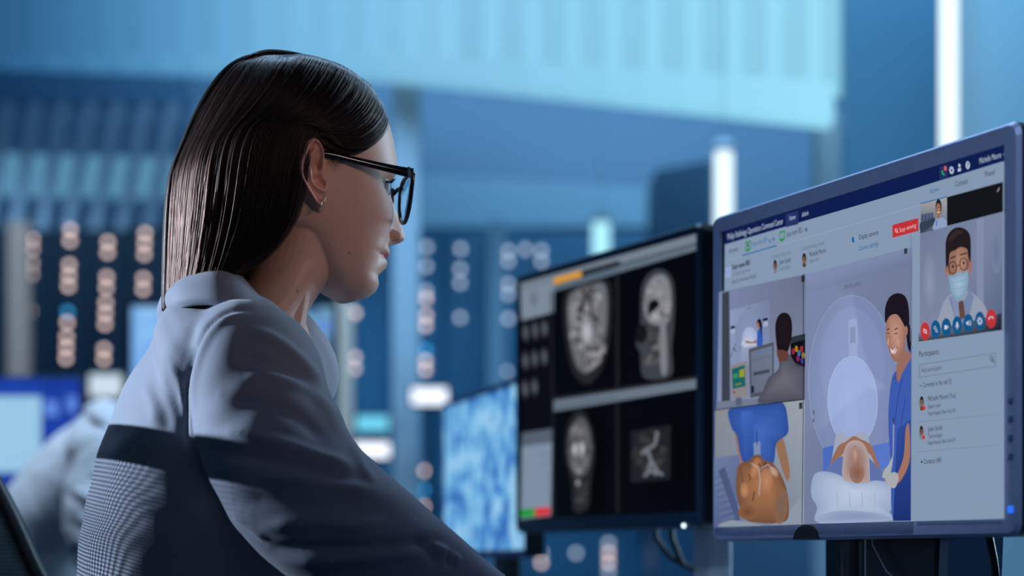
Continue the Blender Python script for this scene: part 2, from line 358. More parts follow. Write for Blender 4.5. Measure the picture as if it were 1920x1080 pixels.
class Canvas:
    """draws on a flat screen of size w x h (local x right, local z up, facing local -y); coordinates are photo pixels"""
    STEP = 0.00004
    def __init__(s, quad, w, h, m, parent, frame):
        s.Hm = homography(quad, [(0, h), (w, h), (w, 0), (0, 0)]); s.m = m; s.parent = parent; s.frame = frame; s.layer = 1; s.open(None)
    def open(s, name):
        s.flush() if getattr(s, 'name', None) else None
        s.name = name; s.v = []; s.f = []; s.c = []
    def flush(s):
        if s.v:
            me = bpy.data.meshes.new(s.name); me.from_pydata(s.v, [], s.f); me.update()
            color_attr(me, np.array(s.c)); o = obj_from(me, s.name, s.m, s.parent); o.matrix_parent_inverse = Matrix.Identity(4)
        s.v = []; s.f = []; s.c = []
    def put(s, pts, faces, cols, lift=True):
        if lift: s.layer += 1
        P = np.hstack([np.asarray(pts, float), np.ones((len(pts), 1))])@s.Hm.T; P = P[:, :2]/P[:, 2:]
        k = len(s.v); y = -s.STEP*s.layer
        s.v += [(p[0], y, p[1]) for p in P]; s.c += [srgb(c) for c in cols]
        for f in faces:   # make every face look out of the screen
            q = [P[i] for i in f]; ar = sum(q[i][0]*q[(i+1) % len(q)][1]-q[(i+1) % len(q)][0]*q[i][1] for i in range(len(q)))
            s.f.append(tuple(i+k for i in (f if ar > 0 else f[::-1])))
    clip = None
    def poly(s, pts, c):
        if s.clip and not isinstance(c, list):
            for (a, b) in zip(s.clip, s.clip[1:]+s.clip[:1]):
                out = []; sd = lambda p: (b[0]-a[0])*(p[1]-a[1])-(b[1]-a[1])*(p[0]-a[0])
                for p, q in zip(pts, list(pts[1:])+[pts[0]]):
                    d0, d1 = sd(p), sd(q)
                    if d0 >= 0: out.append(p)
                    if d0*d1 < 0: t = d0/(d0-d1); out.append((p[0]+(q[0]-p[0])*t, p[1]+(q[1]-p[1])*t))
                pts = out
                if len(pts) < 3: return
        cs = c if isinstance(c, list) else [c]*len(pts)
        s.put(pts, [tuple(range(len(pts)))], cs)
    def curve(s, pts, c, n=40):      # smooth closed shape
        P = np.asarray(pts, float); P = np.vstack([P, P[:1]]); q = spline(np.vstack([P[-2:-1], P, P[1:2]]), n+int(2*n/len(pts)))
        q = q[int(n/len(pts)):-int(n/len(pts))-0] if len(q) > n else q
        s.poly([tuple(p) for p in q], c)
    def blob(s, pts, cin, cout, n=48):      # smooth shape shaded from its middle to its edge
        k = s.clip; s.clip = None; P = np.asarray(pts, float); m = len(P); q = spline(np.vstack([P[-2:], P, P[:3]]), (m+4)*6+1)[12:12+m*6]
        if k is not None:
            for _ in range(2):
                for (a, b) in zip(k, k[1:]+k[:1]):
                    a_, b_ = np.array(a), np.array(b); e = b_-a_; nrm = np.array([-e[1], e[0]])/np.hypot(*e); dd = (q-a_)@nrm; q = q-np.minimum(dd, 0)[:, None]*nrm
        c = q.mean(0); L = len(q); mid = c+(q-c)*.6
        mixc = tuple(.55*a+.45*b for a, b in zip(cin, cout))
        s.put([c]+list(mid)+list(q), [(0, 1+i, 1+(i+1) % L) for i in range(L)]+[(1+i, 1+L+i, 1+L+(i+1) % L, 1+(i+1) % L) for i in range(L)], [cin]+[mixc]*L+[cout]*L); s.clip = k
    def ell(s, x, y, rx, ry, c, edge=None, n=28, rot=0.0):
        cs, sn = math.cos(rot), math.sin(rot)
        pts = [(x+rx*math.cos(t)*cs-ry*math.sin(t)*sn, y+rx*math.cos(t)*sn+ry*math.sin(t)*cs) for t in np.linspace(0, 2*math.pi, n, endpoint=False)]
        if edge is None: s.poly(pts, c)
        else: s.put([(x, y)]+pts, [(0, 1+i, 1+(i+1) % n) for i in range(n)], [c]+[edge]*n)
    def ring(s, x, y, rx, ry, t, c, n=26):
        a = np.linspace(0, 2*math.pi, n, endpoint=False)
        s.put([(x+rx*math.cos(t_), y+ry*math.sin(t_)) for t_ in a]+[(x+(rx-t)*math.cos(t_), y+(ry-t)*math.sin(t_)) for t_ in a],
              [(i, (i+1) % n, n+(i+1) % n, n+i) for i in range(n)], [c]*(2*n))
    def line(s, pts, w, c):
        pts = [np.array(p, float) for p in pts]; s.layer += 1
        for a, b in zip(pts[:-1], pts[1:]):
            d = b-a; n = np.array([-d[1], d[0]])/max(np.hypot(*d), 1e-6)*w/2
            s.put([a+n, b+n, b-n, a-n], [(0, 1, 2, 3)], [c]*4, lift=False)
    def text(s, body, x0, y0, x1, y1, h, c, bold=0):
        keep = s.name; s.open('text_line'); s._text(body, x0, y0, x1, y1, h, c, bold); s.open(keep)
    def _text(s, body, x0, y0, x1, y1, h, c, bold=0):
        v, f = text_mesh(body); x = (v[:, 0]-v[:, 0].min())/max(np.ptp(v[:, 0]), 1e-6); y = v[:, 1]/CAPH
        for off in ((0,) if not bold else (0, bold)):
            pts = np.stack([x0+(x1-x0)*x+off, y0+(y1-y0)*x-h*y], 1); s.put(pts, f, [c]*len(pts))

def rounded_rect(w, h, r, n=5):
    pts = []
    for cx, cz, a0 in ((w-r, r, -90), (w-r, h-r, 0), (r, h-r, 90), (r, r, 180)):
        for k in range(n+1):
            a = math.radians(a0+90*k/n); pts.append((cx+r*math.cos(a), cz+r*math.sin(a)))
    return pts
M_bezel = mat('bezel_blue_grey', (0.36, 0.42, 0.62), 0.40, metal=0.2, noise=(90, .12), bump=(900, .25, .0004))
M_bezel_dark = mat('bezel_dark_blue', (0.012, 0.03, 0.075), 0.35, noise=(60, .1))
M_gap = mat('screen_surround', (0.002, 0.003, 0.006), 0.3)
def monitor(root, w, h, bl, br, bt, bb, m_bez, m_side, depth=0.022, r=0.012, screen_in=0.0):
    """local frame: x right along the screen, z up, screen faces -y"""
    out = rounded_rect(w, h, r); inn = rounded_rect(w-bl-br, h-bt-bb, 0.0008); inn = [(x+bl, z+bb) for x, z in inn]; n = len(out)
    e = 0.003
    out2 = rounded_rect(w-2*e, h-2*e, r-e*.6); out2 = [(x+e, z+e) for x, z in out2]
    v = [(x, 0.004, z) for x, z in out]+[(x, 0, z) for x, z in out2]+[(x, 0.0008, z) for x, z in inn]+[(x, 0.006, z) for x, z in inn]
    f = []
    for a in range(3):
        f += [(a*n+i, a*n+(i+1) % n, (a+1)*n+(i+1) % n, (a+1)*n+i) for i in range(n)]
    mesh_obj('bezel', v, f, m_bez, root, False)
    v = [(x, 0.004, z) for x, z in out]+[(x, depth, z) for x, z in out]
    q = [(w/2+(x-w/2)*.72, z0) for x, z0 in [(x, h/2+(z-h/2)*.72) for x, z in out]]
    v += [(x, depth+.02, z) for x, z in q]
    f = [(i, n+i, n+(i+1) % n, (i+1) % n) for i in range(n)]+[(n+i, 2*n+i, 2*n+(i+1) % n, n+(i+1) % n) for i in range(n)]+[tuple(range(2*n, 3*n))[::-1]]
    mesh_obj('back_shell', v, f, m_side, root, False)
    sw, sh = w-bl-br, h-bt-bb
    scr = mesh_obj('display_screen', [(0, 0, 0), (sw, 0, 0), (sw, 0, sh), (0, 0, sh)], [(0, 1, 2, 3)], M_gap, root)
    scr.location = (bl, 0.0035, bb)
    return scr, sw, sh
def place(root, pl, pr, z0):
    """put a monitor so that its lower left / right corners stand at two ground points"""
    d = Vector(pr)-Vector(pl); root.location = (pl[0], pl[1], z0); root.rotation_euler = (0, 0, math.atan2(d.y, d.x)); return d.length

# ------------------------------------------------------------------ big monitor with the conference interface
def gp(px, Y): return ((px-CX)/FPX*Y, Y)
m1 = tag(empty('desktop_monitor'), 'large silver framed monitor showing a video conference interface at right', 'monitor')
w1 = place(m1, gp(1334.5, 2.106), gp(1909, 1.632), 0.8995); h1 = 0.3455
scr1, sw1, sh1 = monitor(m1, w1, h1, 0.0165, 0.0195, 0.0175, 0.0150, M_bezel, M_bezel_dark)
S1 = screen_mat('interface_pixels', 1.0)
c1 = Canvas([(1359, 433), (1884, 258), (1883, 968), (1351, 992)], sw1, sh1, S1, scr1, None)
UI, NAVY, INK, GREY, BLUE, RED, GREEN, LGREY = (131, 150, 175), (13, 28, 78), (32, 38, 48), (92, 104, 124), (22, 100, 156), (190, 48, 54), (20, 140, 62), (150, 165, 188)
c1.open('interface_background'); c1.poly([(1351, 990), (1883, 968), (1884, 258), (1364, 432)], UI)
c1.open('header_bar')
c1.poly([(1364, 432), (1884, 258), (1884, 289), (1363, 456)], NAVY)
c1.poly([(1476, 397), (1499, 389), (1499, 415), (1476, 421)], (38, 50, 100))
c1.poly([(1760, 302), (1775, 297), (1775, 324), (1760, 329)], (34, 46, 96))
c1.open('header_text')
WT = (176, 190, 214)
c1.text('Philips Radiology Operations Command Center', 1369, 447, 1471, 415, 11, WT)
c1.text('Home', 1483, 409, 1494, 405, 9, WT); c1.text('Admin', 1506, 402, 1518, 397, 9, WT)
c1.text('Michelle Moore', 1834, 295, 1874, 282, 11, WT); c1.text('-', 1878, 279, 1881, 278, 8, WT)
c1.open('header_icon')
c1.line([(1765, 309), (1766, 315), (1770, 317)], 3, (24, 160, 84)); c1.ell(1771, 305, 3, 5, (205, 40, 46))
c1.text('2', 1770, 308, 1772.5, 307, 6, WT)
c1.open('header_icon'); c1.ell(1783, 308, 3.6, 6, WT); c1.ell(1783, 308, 1.5, 2.6, NAVY)
for a in range(8): c1.ell(1783+4.0*math.cos(a*.785), 308+6.5*math.sin(a*.785), .9, 1.5, WT)
c1.open('header_icon'); c1.ell(1798, 299, 2.2, 3.6, WT); c1.poly([(1795, 305), (1801, 303), (1801, 309), (1795, 311)], WT)
c1.open('header_icon'); c1.ell(1813.5, 298, 3.9, 7.5, WT); c1.text('?', 1812, 302, 1815.5, 301, 8, NAVY)
c1.open('tab_text')
c1.text('All rooms', 1373, 473, 1389, 467, 9, INK)
c1.text('Scan room 001 -', 1415, 459, 1446, 449, 10, BLUE); c1.ring(1454.5, 444, 2.2, 3.4, 1.3, BLUE); c1.line([(1447, 445), (1448, 450), (1450, 450)], 1.6, BLUE)
c1.text('Scan room 005 -', 1479, 440, 1510, 429, 10, INK); c1.ring(1515, 425, 2.2, 3.4, 1.3, INK)
c1.open('tab_icon')
for x, y, n in ((1408, 458, '1'), (1471, 438, '2')):
    c1.open('tab_icon')
    c1.poly([(x-5, y-8), (x+5, y-11), (x+5, y+6), (x-5, y+9)], GREEN); c1.poly([(x-3.4, y-5.5), (x+3.4, y-7.7), (x+3.4, y+3.2), (x-3.4, y+5.5)], (140, 158, 182))
    c1.poly([(x-2, y+8), (x+2, y+7), (x+2, y+10), (x-2, y+11)], GREEN); c1.text(n, x-1.2, y+3, x+1.4, y+2.2, 8, INK)
c1.open('tab_rule')
c1.line([(1398, 476), (1461, 456)], 2.2, BLUE); c1.line([(1365, 488), (1398, 477)], 1, LGREY); c1.line([(1461, 457), (1729, 374)], 1, (150, 166, 190))
c1.open('room_card')
c1.poly([(1367, 500), (1376, 497), (1376, 515), (1367, 518)], (150, 172, 212)); c1.text('CT', 1368.5, 513, 1374.5, 511, 8, (50, 90, 170))
c1.text('Scan room 001', 1379, 503, 1411, 493, 9.5, INK, .6); c1.text('Oncology Department', 1379, 515, 1412, 505, 7.5, GREY)
c1.text('Bond St. Community Hospital', 1379, 530, 1423, 516, 7.5, (52, 60, 74))
c1.open('caller_text')
c1.text('Currently in the room', 1453, 481, 1487, 471, 7.5, GREY); c1.text('John Smith', 1466, 492, 1487, 486, 9, INK); c1.text('Technologist', 1466, 504, 1486, 498, 7.5, GREY)
c1.text('Currently viewing console', 1507, 465, 1550, 452, 7.5, GREY); c1.text('Michelle Moore', 1522, 476, 1552, 467, 9, INK); c1.text('Expert user', 1522, 488, 1540, 482, 7.5, GREY)
def face_icon(x, y, rx, ry, hair, skin, shirt):
    c1.ell(x, y, rx, ry, (120, 134, 150)); c1.ell(x, y-ry*.25, rx*.62, ry*.68, hair); c1.ell(x, y-.02*ry, rx*.46, ry*.52, skin, tuple(int(v*.8) for v in skin))
    c1.ell(x, y+ry*.72, rx*.62, ry*.3, shirt); c1.line([(x-rx*.3, y-ry*.08), (x+rx*.3, y-ry*.14)], ry*.09, hair); c1.line([(x-rx*.15, y+ry*.28), (x+rx*.2, y+ry*.24)], ry*.07, (120, 50, 46))
c1.open('caller_portrait'); face_icon(1459, 495, 4.6, 13, (28, 14, 18), (130, 84, 74), (130, 120, 130)); c1.open('caller_portrait'); face_icon(1513, 482, 5.4, 13.5, (30, 22, 20), (134, 102, 72), (92, 70, 46))
c1.open('camera_toggle')
c1.ell(1607, 441, 5, 6.5, (142, 160, 184)); c1.ell(1604.5, 442, 3.2, 5.5, BLUE); c1.ell(1607.8, 441, 2.4, 5.6, UI)
c1.text('Display cameras', 1615, 442, 1651, 431, 9, INK); c1.text('Camera settings', 1615, 463, 1651, 452, 9, BLUE)
c1.open('stop_button')
c1.poly([(1677, 413), (1725, 399), (1725, 423), (1677, 437)], RED); c1.ring(1684.5, 423.5, 2.6, 4, .9, (226, 180, 184)); c1.line([(1681.5, 420), (1687.5, 428)], 1, (226, 180, 184)); c1.text('Stop viewing', 1690, 427, 1721, 416, 8.5, (222, 178, 184))
# --- right hand column
c1.open('call_tabs'); c1.poly([(1730, 340), (1884, 289), (1884, 328), (1730, 374)], UI)
c1.text('Active', 1747, 354, 1763, 348, 9.5, BLUE); c1.text('Contacts', 1794, 339, 1817, 332, 10, INK); c1.text('Missed', 1849, 320, 1867, 314, 10, INK)
c1.line([(1730, 372), (1779, 358)], 1.8, BLUE)
c1.open('self_view_tile')
c1.poly([(1730, 373), (1779, 359), (1779, 414), (1729, 428)], [(150, 152, 158), (160, 162, 166), (110, 122, 148), (40, 52, 74)])
for k in range(7): c1.poly([(1732+k*3.2, 392-k*.6), (1734+k*3.2, 391.4-k*.6), (1734+k*3.2, 404-k*.6), (1732+k*3.2, 405-k*.6)], (24+20*(k % 2), 40+30*(k % 2), 84+50*(k % 2)))
c1.curve([(1730, 408), (1745, 402), (1755, 398), (1758, 407), (1748, 416), (1731, 424)], (52, 62, 82))
c1.curve([(1754, 420), (1758, 402), (1764, 397), (1772, 398), (1779, 404), (1779, 414)], (140, 158, 190)); c1.ell(1764, 378, 5.6, 15, (26, 18, 18)); c1.ell(1763.6, 381, 4.4, 11, (170, 122, 92), (140, 96, 70))
c1.poly([(1761, 390), (1767, 389), (1766, 399), (1762, 400)], (150, 104, 78)); c1.line([(1761, 387), (1764, 388.5), (1767, 386)], 1.4, (225, 205, 200)); c1.line([(1762, 379), (1766, 378)], 1, (40, 24, 20)); c1.line([(1761, 402), (1760, 413)], 1.6, (40, 80, 180))
c1.open('call_banner'); c1.poly([(1780, 359), (1884, 328), (1884, 384), (1780, 413)], (17, 20, 24)); c1.line([(1873.5, 347), (1877.5, 339)], 1.1, (190, 190, 190))
# --- masked caller
c1.open('masked_caller_tile'); c1.clip = [(1730, 428), (1884, 385), (1883, 607), (1728, 632)]
c1.poly([(1730, 428), (1884, 385), (1883, 607), (1728, 632)], [(112, 122, 150), (118, 130, 158), (84, 98, 128), (122, 132, 158)])
c1.poly([(1835, 400), (1848, 396), (1848, 560), (1835, 566)], (126, 138, 166)); c1.ell(1872, 460, 10, 40, (104, 116, 148), (116, 128, 157)); c1.ell(1748, 520, 14, 60, (136, 148, 176), (118, 128, 155))
c1.curve([(1762, 612), (1766, 580), (1776, 552), (1790, 540), (1818, 534), (1836, 545), (1852, 565), (1858, 590), (1858, 612)], (146, 154, 174))
c1.poly([(1783, 548), (1795, 540), (1810, 556), (1822, 530), (1830, 545), (1818, 596), (1800, 604)], (116, 130, 166))
c1.poly([(1788, 545), (1802, 552), (1806, 580), (1796, 590)], (128, 140, 172)); c1.poly([(1801, 556), (1810, 552), (1814, 584), (1804, 590)], (96, 70, 64))
c1.ell(1780.5, 497, 3.4, 12, (150, 104, 90)); c1.ell(1823.5, 487, 3.6, 13, (158, 108, 92))
c1.blob([(1783, 470), (1786, 450), (1800, 440), (1815, 442), (1822, 456), (1822, 500), (1816, 530), (1806, 548), (1795, 546), (1786, 525)], (178, 136, 116), (134, 96, 82))
c1.poly([(1786, 460), (1798, 452), (1797, 500), (1787, 508)], (146, 106, 90))
c1.curve([(1779, 490), (1778, 460), (1779, 440), (1786, 424), (1800, 415), (1816, 419), (1824, 432), (1825, 462), (1824, 480), (1820, 470), (1818, 456), (1806, 452), (1796, 458), (1786, 464), (1784, 482)], (34, 26, 28), 70)
c1.curve([(1784, 440), (1790, 428), (1800, 421), (1810, 424), (1800, 430), (1790, 440)], (52, 40, 40)); c1.line([(1787, 474), (1797, 469)], 2.4, (40, 28, 26)); c1.line([(1805, 467), (1818, 463)], 2.4, (40, 28, 26))
c1.ell(1792, 489, 2, 3, (60, 40, 36)); c1.ell(1812, 482, 2, 3, (60, 40, 36))
c1.ring(1791.5, 491, 8, 12, 1.5, (20, 18, 24)); c1.ring(1812, 484, 8, 12, 1.5, (20, 18, 24)); c1.line([(1799, 488), (1804, 486)], 1.6, (20, 18, 24)); c1.line([(1784, 487), (1780, 486)], 1.6, (20, 18, 24))
c1.blob([(1785, 508), (1795, 505), (1803, 498), (1812, 500), (1820, 497), (1820, 525), (1812, 545), (1803, 555), (1794, 548), (1787, 532)], (158, 186, 206), (120, 152, 178))
c1.line([(1787, 520), (1802, 518), (1818, 512)], 1.2, (120, 150, 176)); c1.line([(1789, 531), (1803, 531), (1817, 524)], 1.2, (120, 150, 176)); c1.line([(1785, 510), (1781, 500)], 1, (150, 172, 190)); c1.line([(1820, 500), (1823, 492)], 1, (150, 172, 190))
c1.poly([(1728, 632), (1883, 607), (1883, 575), (1870, 580), (1728, 616)], [(58, 62, 72), (20, 24, 34), (40, 46, 66), (60, 66, 84), (112, 120, 140)])
c1.clip = None
bx = [(1740.5, 612, RED), (1760.5, 608, (16, 84, 134)), (1780.5, 604, (16, 84, 134)), (1801, 600, (16, 84, 134)), (1822, 595.5, (16, 84, 134)), (1844, 591, (16, 84, 134)), (1865.5, 586, RED)]
IC = (196, 206, 222)
for i, (x, y, k) in enumerate(bx):
    c1.open('call_button'); c1.ell(x, y, 8.6+i*.12, 17+i*.15, k)
    if i == 0: c1.ring(x, y, 3.4, 4, 1, IC); c1.line([(x-3, y-5), (x+3.4, y+5)], 1.2, IC)
    if i == 1: c1.ring(x-1.5, y-3, 2.4, 3.4, .9, IC); c1.ring(x+1.6, y+3, 2.2, 3.2, .9, IC)
    if i == 2: c1.poly([(x-3.6, y-3.4), (x+1.4, y-4.4), (x+1.4, y+3.4), (x-3.6, y+4.4)], IC); c1.poly([(x+1.6, y), (x+4, y-3.6), (x+4, y+2.6)], IC)
    if i == 3: c1.ell(x, y-2, 1.8, 5, IC); c1.line([(x-3, y), (x-2, y+4), (x+2, y+4), (x+3, y)], 1, IC); c1.line([(x, y+4), (x, y+8)], 1, IC)
    if i == 4: c1.poly([(x-4, y-2), (x-2, y-2), (x+.4, y-6), (x+.4, y+5), (x-2, y+2), (x-4, y+2)], IC); c1.line([(x+2, y-4), (x+3, y), (x+2, y+4)], .9, IC); c1.line([(x+4, y-6), (x+5.4, y), (x+4, y+5)], .9, IC)
    if i == 5:
        c1.ring(x, y, 3.6, 5.6, 1.8, IC)
        for a in range(8): c1.ell(x+4.0*math.cos(a*.785), y+6.4*math.sin(a*.785), .9, 1.4, IC)
    if i == 6: c1.line([(x-4, y+2), (x-3, y-2), (x, y-3.6), (x+3, y-3), (x+4.2, y)], 2, IC)
c1.open('participant_panel')
c1.poly([(1728, 633), (1883, 608), (1883, 968), (1724, 974)], UI)
c1.text('Participants', 1731, 661, 1768, 655, 10.5, INK)
for a, b in (((1732, 676), (1874, 651)), ((1874, 651), (1874, 676)), ((1874, 676), (1732, 700)), ((1732, 700), (1732, 676))): c1.line([a, b], 1, (98, 112, 132))
c1.text('Add participant', 1735, 691, 1773, 684, 8.5, (70, 80, 96)); c1.ring(1867, 661.5, 3.2, 5, 1.2, INK); c1.line([(1869, 665), (1872, 669.5)], 1.6, INK)
c1.poly([(1732, 715), (1735.5, 714.4), (1733.7, 718)], INK); c1.text('Currently in the call (2)', 1738, 719, 1792, 710, 9, INK)
c1.text('Michelle Moore (You)', 1748, 745, 1800, 737, 9.5, INK); c1.text('Expert user', 1748, 759, 1772, 755, 8, (52, 60, 74)); c1.text('Hope Hospital, New York, NY', 1748, 772, 1800, 765, 7.5, (44, 52, 64))
c1.line([(1728, 785), (1882, 767)], 1, (112, 128, 150))
c1.text('John Smith', 1748, 803, 1775, 799, 9.5, INK); c1.text('Technologist', 1748, 816, 1775, 812, 8, (52, 60, 74)); c1.text('Hope Hospital, New York, NY', 1748, 828, 1800, 821, 7.5, (44, 52, 64))
c1.line([(1727, 842), (1882, 826)], 1, (112, 128, 150))
c1.poly([(1735, 858), (1738.5, 861), (1735, 864)], INK); c1.text('Contacts (40)', 1740, 865, 1773, 861, 9.5, INK)
c1.open('participant_portrait'); face_icon(1737, 749, 5.4, 14, (30, 22, 20), (150, 116, 84), (92, 70, 46)); c1.ell(1741.5, 758, 2.6, 4.2, (214, 30, 40)); c1.open('participant_portrait'); face_icon(1736.6, 805, 5, 14, (28, 14, 18), (138, 90, 84), (120, 130, 156)); c1.ell(1741, 814, 2.6, 4.2, (214, 30, 40))
# --- control room camera tile
c1.open('control_room_tile'); c1.clip = [(1358, 547), (1528, 508), (1526, 746), (1356, 769)]
c1.poly([(1363, 546), (1528, 508), (1526, 746), (1356, 769)], [(120, 132, 168), (104, 110, 134), (126, 134, 160), (128, 140, 172)])
c1.poly([(1369, 547), (1382, 543.6), (1381, 756), (1365, 760)], (58, 64, 76))
c1.poly([(1383, 580), (1456, 558), (1455, 660), (1383, 690)], [(140, 152, 186), (116, 128, 160), (124, 136, 168), (132, 146, 180)])
c1.ell(1418, 626, 26, 44, (136, 148, 184), (126, 138, 172)); c1.ell(1419, 632, 14, 22, (176, 188, 220), (158, 170, 206))
c1.poly([(1384, 610), (1392, 608), (1392, 613), (1384, 615)], (30, 34, 42)); c1.poly([(1384, 616), (1392, 614), (1392, 622), (1384, 624)], (160, 172, 200)); c1.poly([(1444, 594), (1453, 592), (1453, 597), (1444, 599)], (30, 34, 42)); c1.poly([(1445, 600), (1453, 598), (1453, 608), (1445, 610)], (156, 168, 196))
c1._text('PHILIPS', 1415, 577, 1422, 575, 3, (60, 64, 76))
c1.line([(1393, 642), (1383, 668)], 1, (70, 76, 92)); c1.line([(1388, 650), (1394, 656)], 2, (50, 54, 66))
c1.curve([(1404, 640), (1416, 630), (1428, 634), (1430, 648), (1410, 650)], (184, 190, 210)); c1.curve([(1412, 636), (1424, 638), (1432, 634), (1432, 640), (1414, 641)], (150, 112, 100)); c1.poly([(1404, 650), (1430, 645), (1428, 680), (1403, 686)], [(150, 160, 192), (146, 158, 190), (128, 138, 168), (130, 140, 170)])
c1.curve([(1434, 622), (1438, 612), (1442, 614), (1444, 630), (1442, 648), (1434, 652)], (48, 88, 178)); c1.curve([(1433, 604), (1436, 595), (1441, 597), (1443, 610), (1442, 626), (1440, 614), (1437, 608)], (22, 18, 28)); c1.ell(1435.5, 607, 2.2, 6, (156, 110, 94))
c1.poly([(1356, 769), (1526, 746), (1526, 736), (1470, 742), (1357, 752)], (110, 120, 142))
c1.poly([(1383, 684), (1414, 674), (1415, 740), (1386, 746)], (134, 130, 134)); c1.poly([(1386, 690), (1410, 682), (1411, 722), (1387, 728)], (20, 96, 100)); c1.poly([(1400, 692), (1409, 689), (1409, 704), (1400, 706)], (150, 150, 40)); c1.poly([(1389, 700), (1397, 697), (1397, 706), (1389, 708)], (60, 140, 90)); c1.line([(1392, 720), (1404, 717)], 3, (120, 130, 60)); c1.ell(1390, 734, 1.8, 2.6, (140, 40, 40)); c1.poly([(1393, 745), (1404, 743), (1404, 758), (1393, 760)], (84, 92, 112))
c1.poly([(1418, 652), (1465, 638), (1464, 736), (1420, 744)], (78, 82, 94)); c1.poly([(1422, 657), (1462, 645), (1461, 728), (1423, 736)], [(104, 112, 134), (110, 118, 140), (104, 112, 132), (98, 106, 128)])
c1.line([(1424, 664), (1459, 652)], 1.6, (80, 120, 170)); c1.line([(1424, 674), (1460, 664)], 1, (84, 92, 112))
for k in range(11): c1.poly([(1427+k*2.8, 702-k*.6), (1429+k*2.8, 701.6-k*.6), (1429+k*2.8, 695-k*.6), (1427+k*2.8, 696-k*.6)], (40, 42, 50))
c1.poly([(1423, 722), (1428, 721), (1428, 734), (1423, 735)], (20, 28, 60)); c1.poly([(1436, 744), (1448, 742), (1450, 756), (1434, 758)], (84, 92, 112))
c1.poly([(1498, 628), (1527, 620), (1526, 690), (1498, 680)], (44, 48, 58)); c1.poly([(1497, 640), (1525, 632), (1525, 684), (1497, 672)], (14, 12, 18))
for x, y, k in ((1502, 655, (150, 30, 60)), (1508, 650, (170, 120, 20)), (1513, 658, (40, 110, 160)), (1518, 650, (160, 40, 50)), (1521, 662, (170, 130, 30)), (1511, 668, (130, 30, 90)), (1519, 672, (60, 60, 150))): c1.ell(x, y, 3, 6, k)
c1.blob([(1438, 752), (1446, 730), (1456, 706), (1474, 690), (1478, 672), (1494, 660), (1508, 680), (1524, 690), (1526, 745), (1490, 750)], (106, 106, 118), (74, 74, 88))
c1.poly([(1472, 640), (1494, 650), (1492, 672), (1476, 676), (1472, 660)], (96, 62, 54)); c1.curve([(1471, 636), (1470, 606), (1476, 588), (1487, 582), (1497, 588), (1501, 606), (1499, 634), (1492, 654), (1482, 652), (1474, 652)], (26, 18, 22), 50)
c1.poly([(1519, 513), (1525.5, 511.5), (1525.5, 523), (1519, 524.5)], (48, 52, 60))
# --- patient face tile
c1.open('patient_tile'); c1.clip = [(1356, 769), (1525, 746), (1521, 984), (1351, 992)]
c1.poly([(1356, 769), (1525, 746), (1521, 984), (1351, 992)], [(132, 136, 142), (150, 158, 166), (128, 134, 150), (110, 124, 156)])
c1.poly([(1440, 762), (1525, 748), (1523, 930), (1470, 930)], [(140, 150, 164), (152, 160, 168), (136, 144, 158), (126, 136, 156)])
c1.curve([(1392, 800), (1398, 850), (1404, 868), (1416, 866), (1408, 820)], (146, 110, 84)); c1.curve([(1466, 800), (1472, 850), (1488, 900), (1494, 880), (1482, 820)], (146, 108, 84))
c1.blob([(1384, 764), (1386, 800), (1396, 816), (1402, 850), (1412, 868), (1460, 872), (1470, 830), (1490, 812), (1492, 790), (1482, 752), (1440, 756)], (66, 104, 184), (44, 76, 152)); c1.poly([(1404, 770), (1426, 768), (1430, 860), (1412, 866)], [(66, 104, 188), (60, 98, 180), (44, 76, 150), (48, 80, 156)]); c1.poly([(1427, 830), (1440, 826), (1440, 866), (1428, 868)], (120, 138, 180)); c1.line([(1433, 806), (1434, 834)], 1.6, (40, 52, 88))
c1.poly([(1353, 860), (1400, 852), (1402, 880), (1394, 985), (1351, 992)], [(106, 120, 156), (100, 114, 152), (84, 96, 136), (88, 100, 138), (84, 96, 138)])
for k in range(16): c1.line([(1352+k*1.2, 900+k*6), (1380+k*1.1, 888+k*6.2)], .9, (116, 128, 160) if k % 2 else (64, 76, 118))
c1.poly([(1362, 884), (1374, 876), (1400, 960), (1402, 985), (1396, 985)], (74, 86, 126)); c1.curve([(1362, 990), (1384, 978), (1420, 982), (1460, 986), (1500, 950), (1521, 930), (1521, 984), (1440, 990)], (138, 148, 164), 50)
c1.blob([(1396, 930), (1396, 890), (1400, 872), (1412, 866), (1422, 862), (1428, 854), (1440, 852), (1448, 862), (1462, 866), (1476, 884), (1488, 912), (1493, 945), (1490, 975), (1470, 982), (1440, 982), (1410, 974)], (168, 116, 80), (112, 78, 58))
c1.ell(1479, 950, 12, 34, (118, 96, 86), (132, 96, 74), 30, .12); c1.ell(1416, 962, 18, 14, (112, 74, 52), (136, 92, 64), 24); c1.ell(1411, 920, 8, 15, (190, 138, 100), (160, 110, 76)); c1.ell(1452, 902, 12, 24, (186, 134, 98), (162, 112, 78)); c1.ell(1466, 884, 7, 12, (196, 166, 142), (156, 114, 84), 20, -.6)
c1.blob([(1426, 870), (1434, 858), (1442, 864), (1438, 890), (1428, 900), (1420, 896)], (184, 128, 90), (152, 104, 72))
c1.line([(1404, 876), (1406, 890), (1408, 904)], 1.6, (110, 50, 42)); c1.line([(1419, 888), (1423, 896), (1420, 902)], 2, (84, 50, 36)); c1.line([(1430, 922), (1426, 940)], 2, (62, 40, 32)); c1.line([(1438, 868), (1444, 878), (1452, 866)], 2, (46, 40, 44)); c1.line([(1424, 868), (1438, 878), (1441, 900), (1438, 930)], 1.2, (176, 182, 196)); c1.line([(1442, 878), (1456, 870), (1464, 880)], 1.1, (176, 182, 196))
c1.poly([(1515, 752), (1521.5, 751), (1521.5, 763), (1515, 764)], (48, 52, 60))
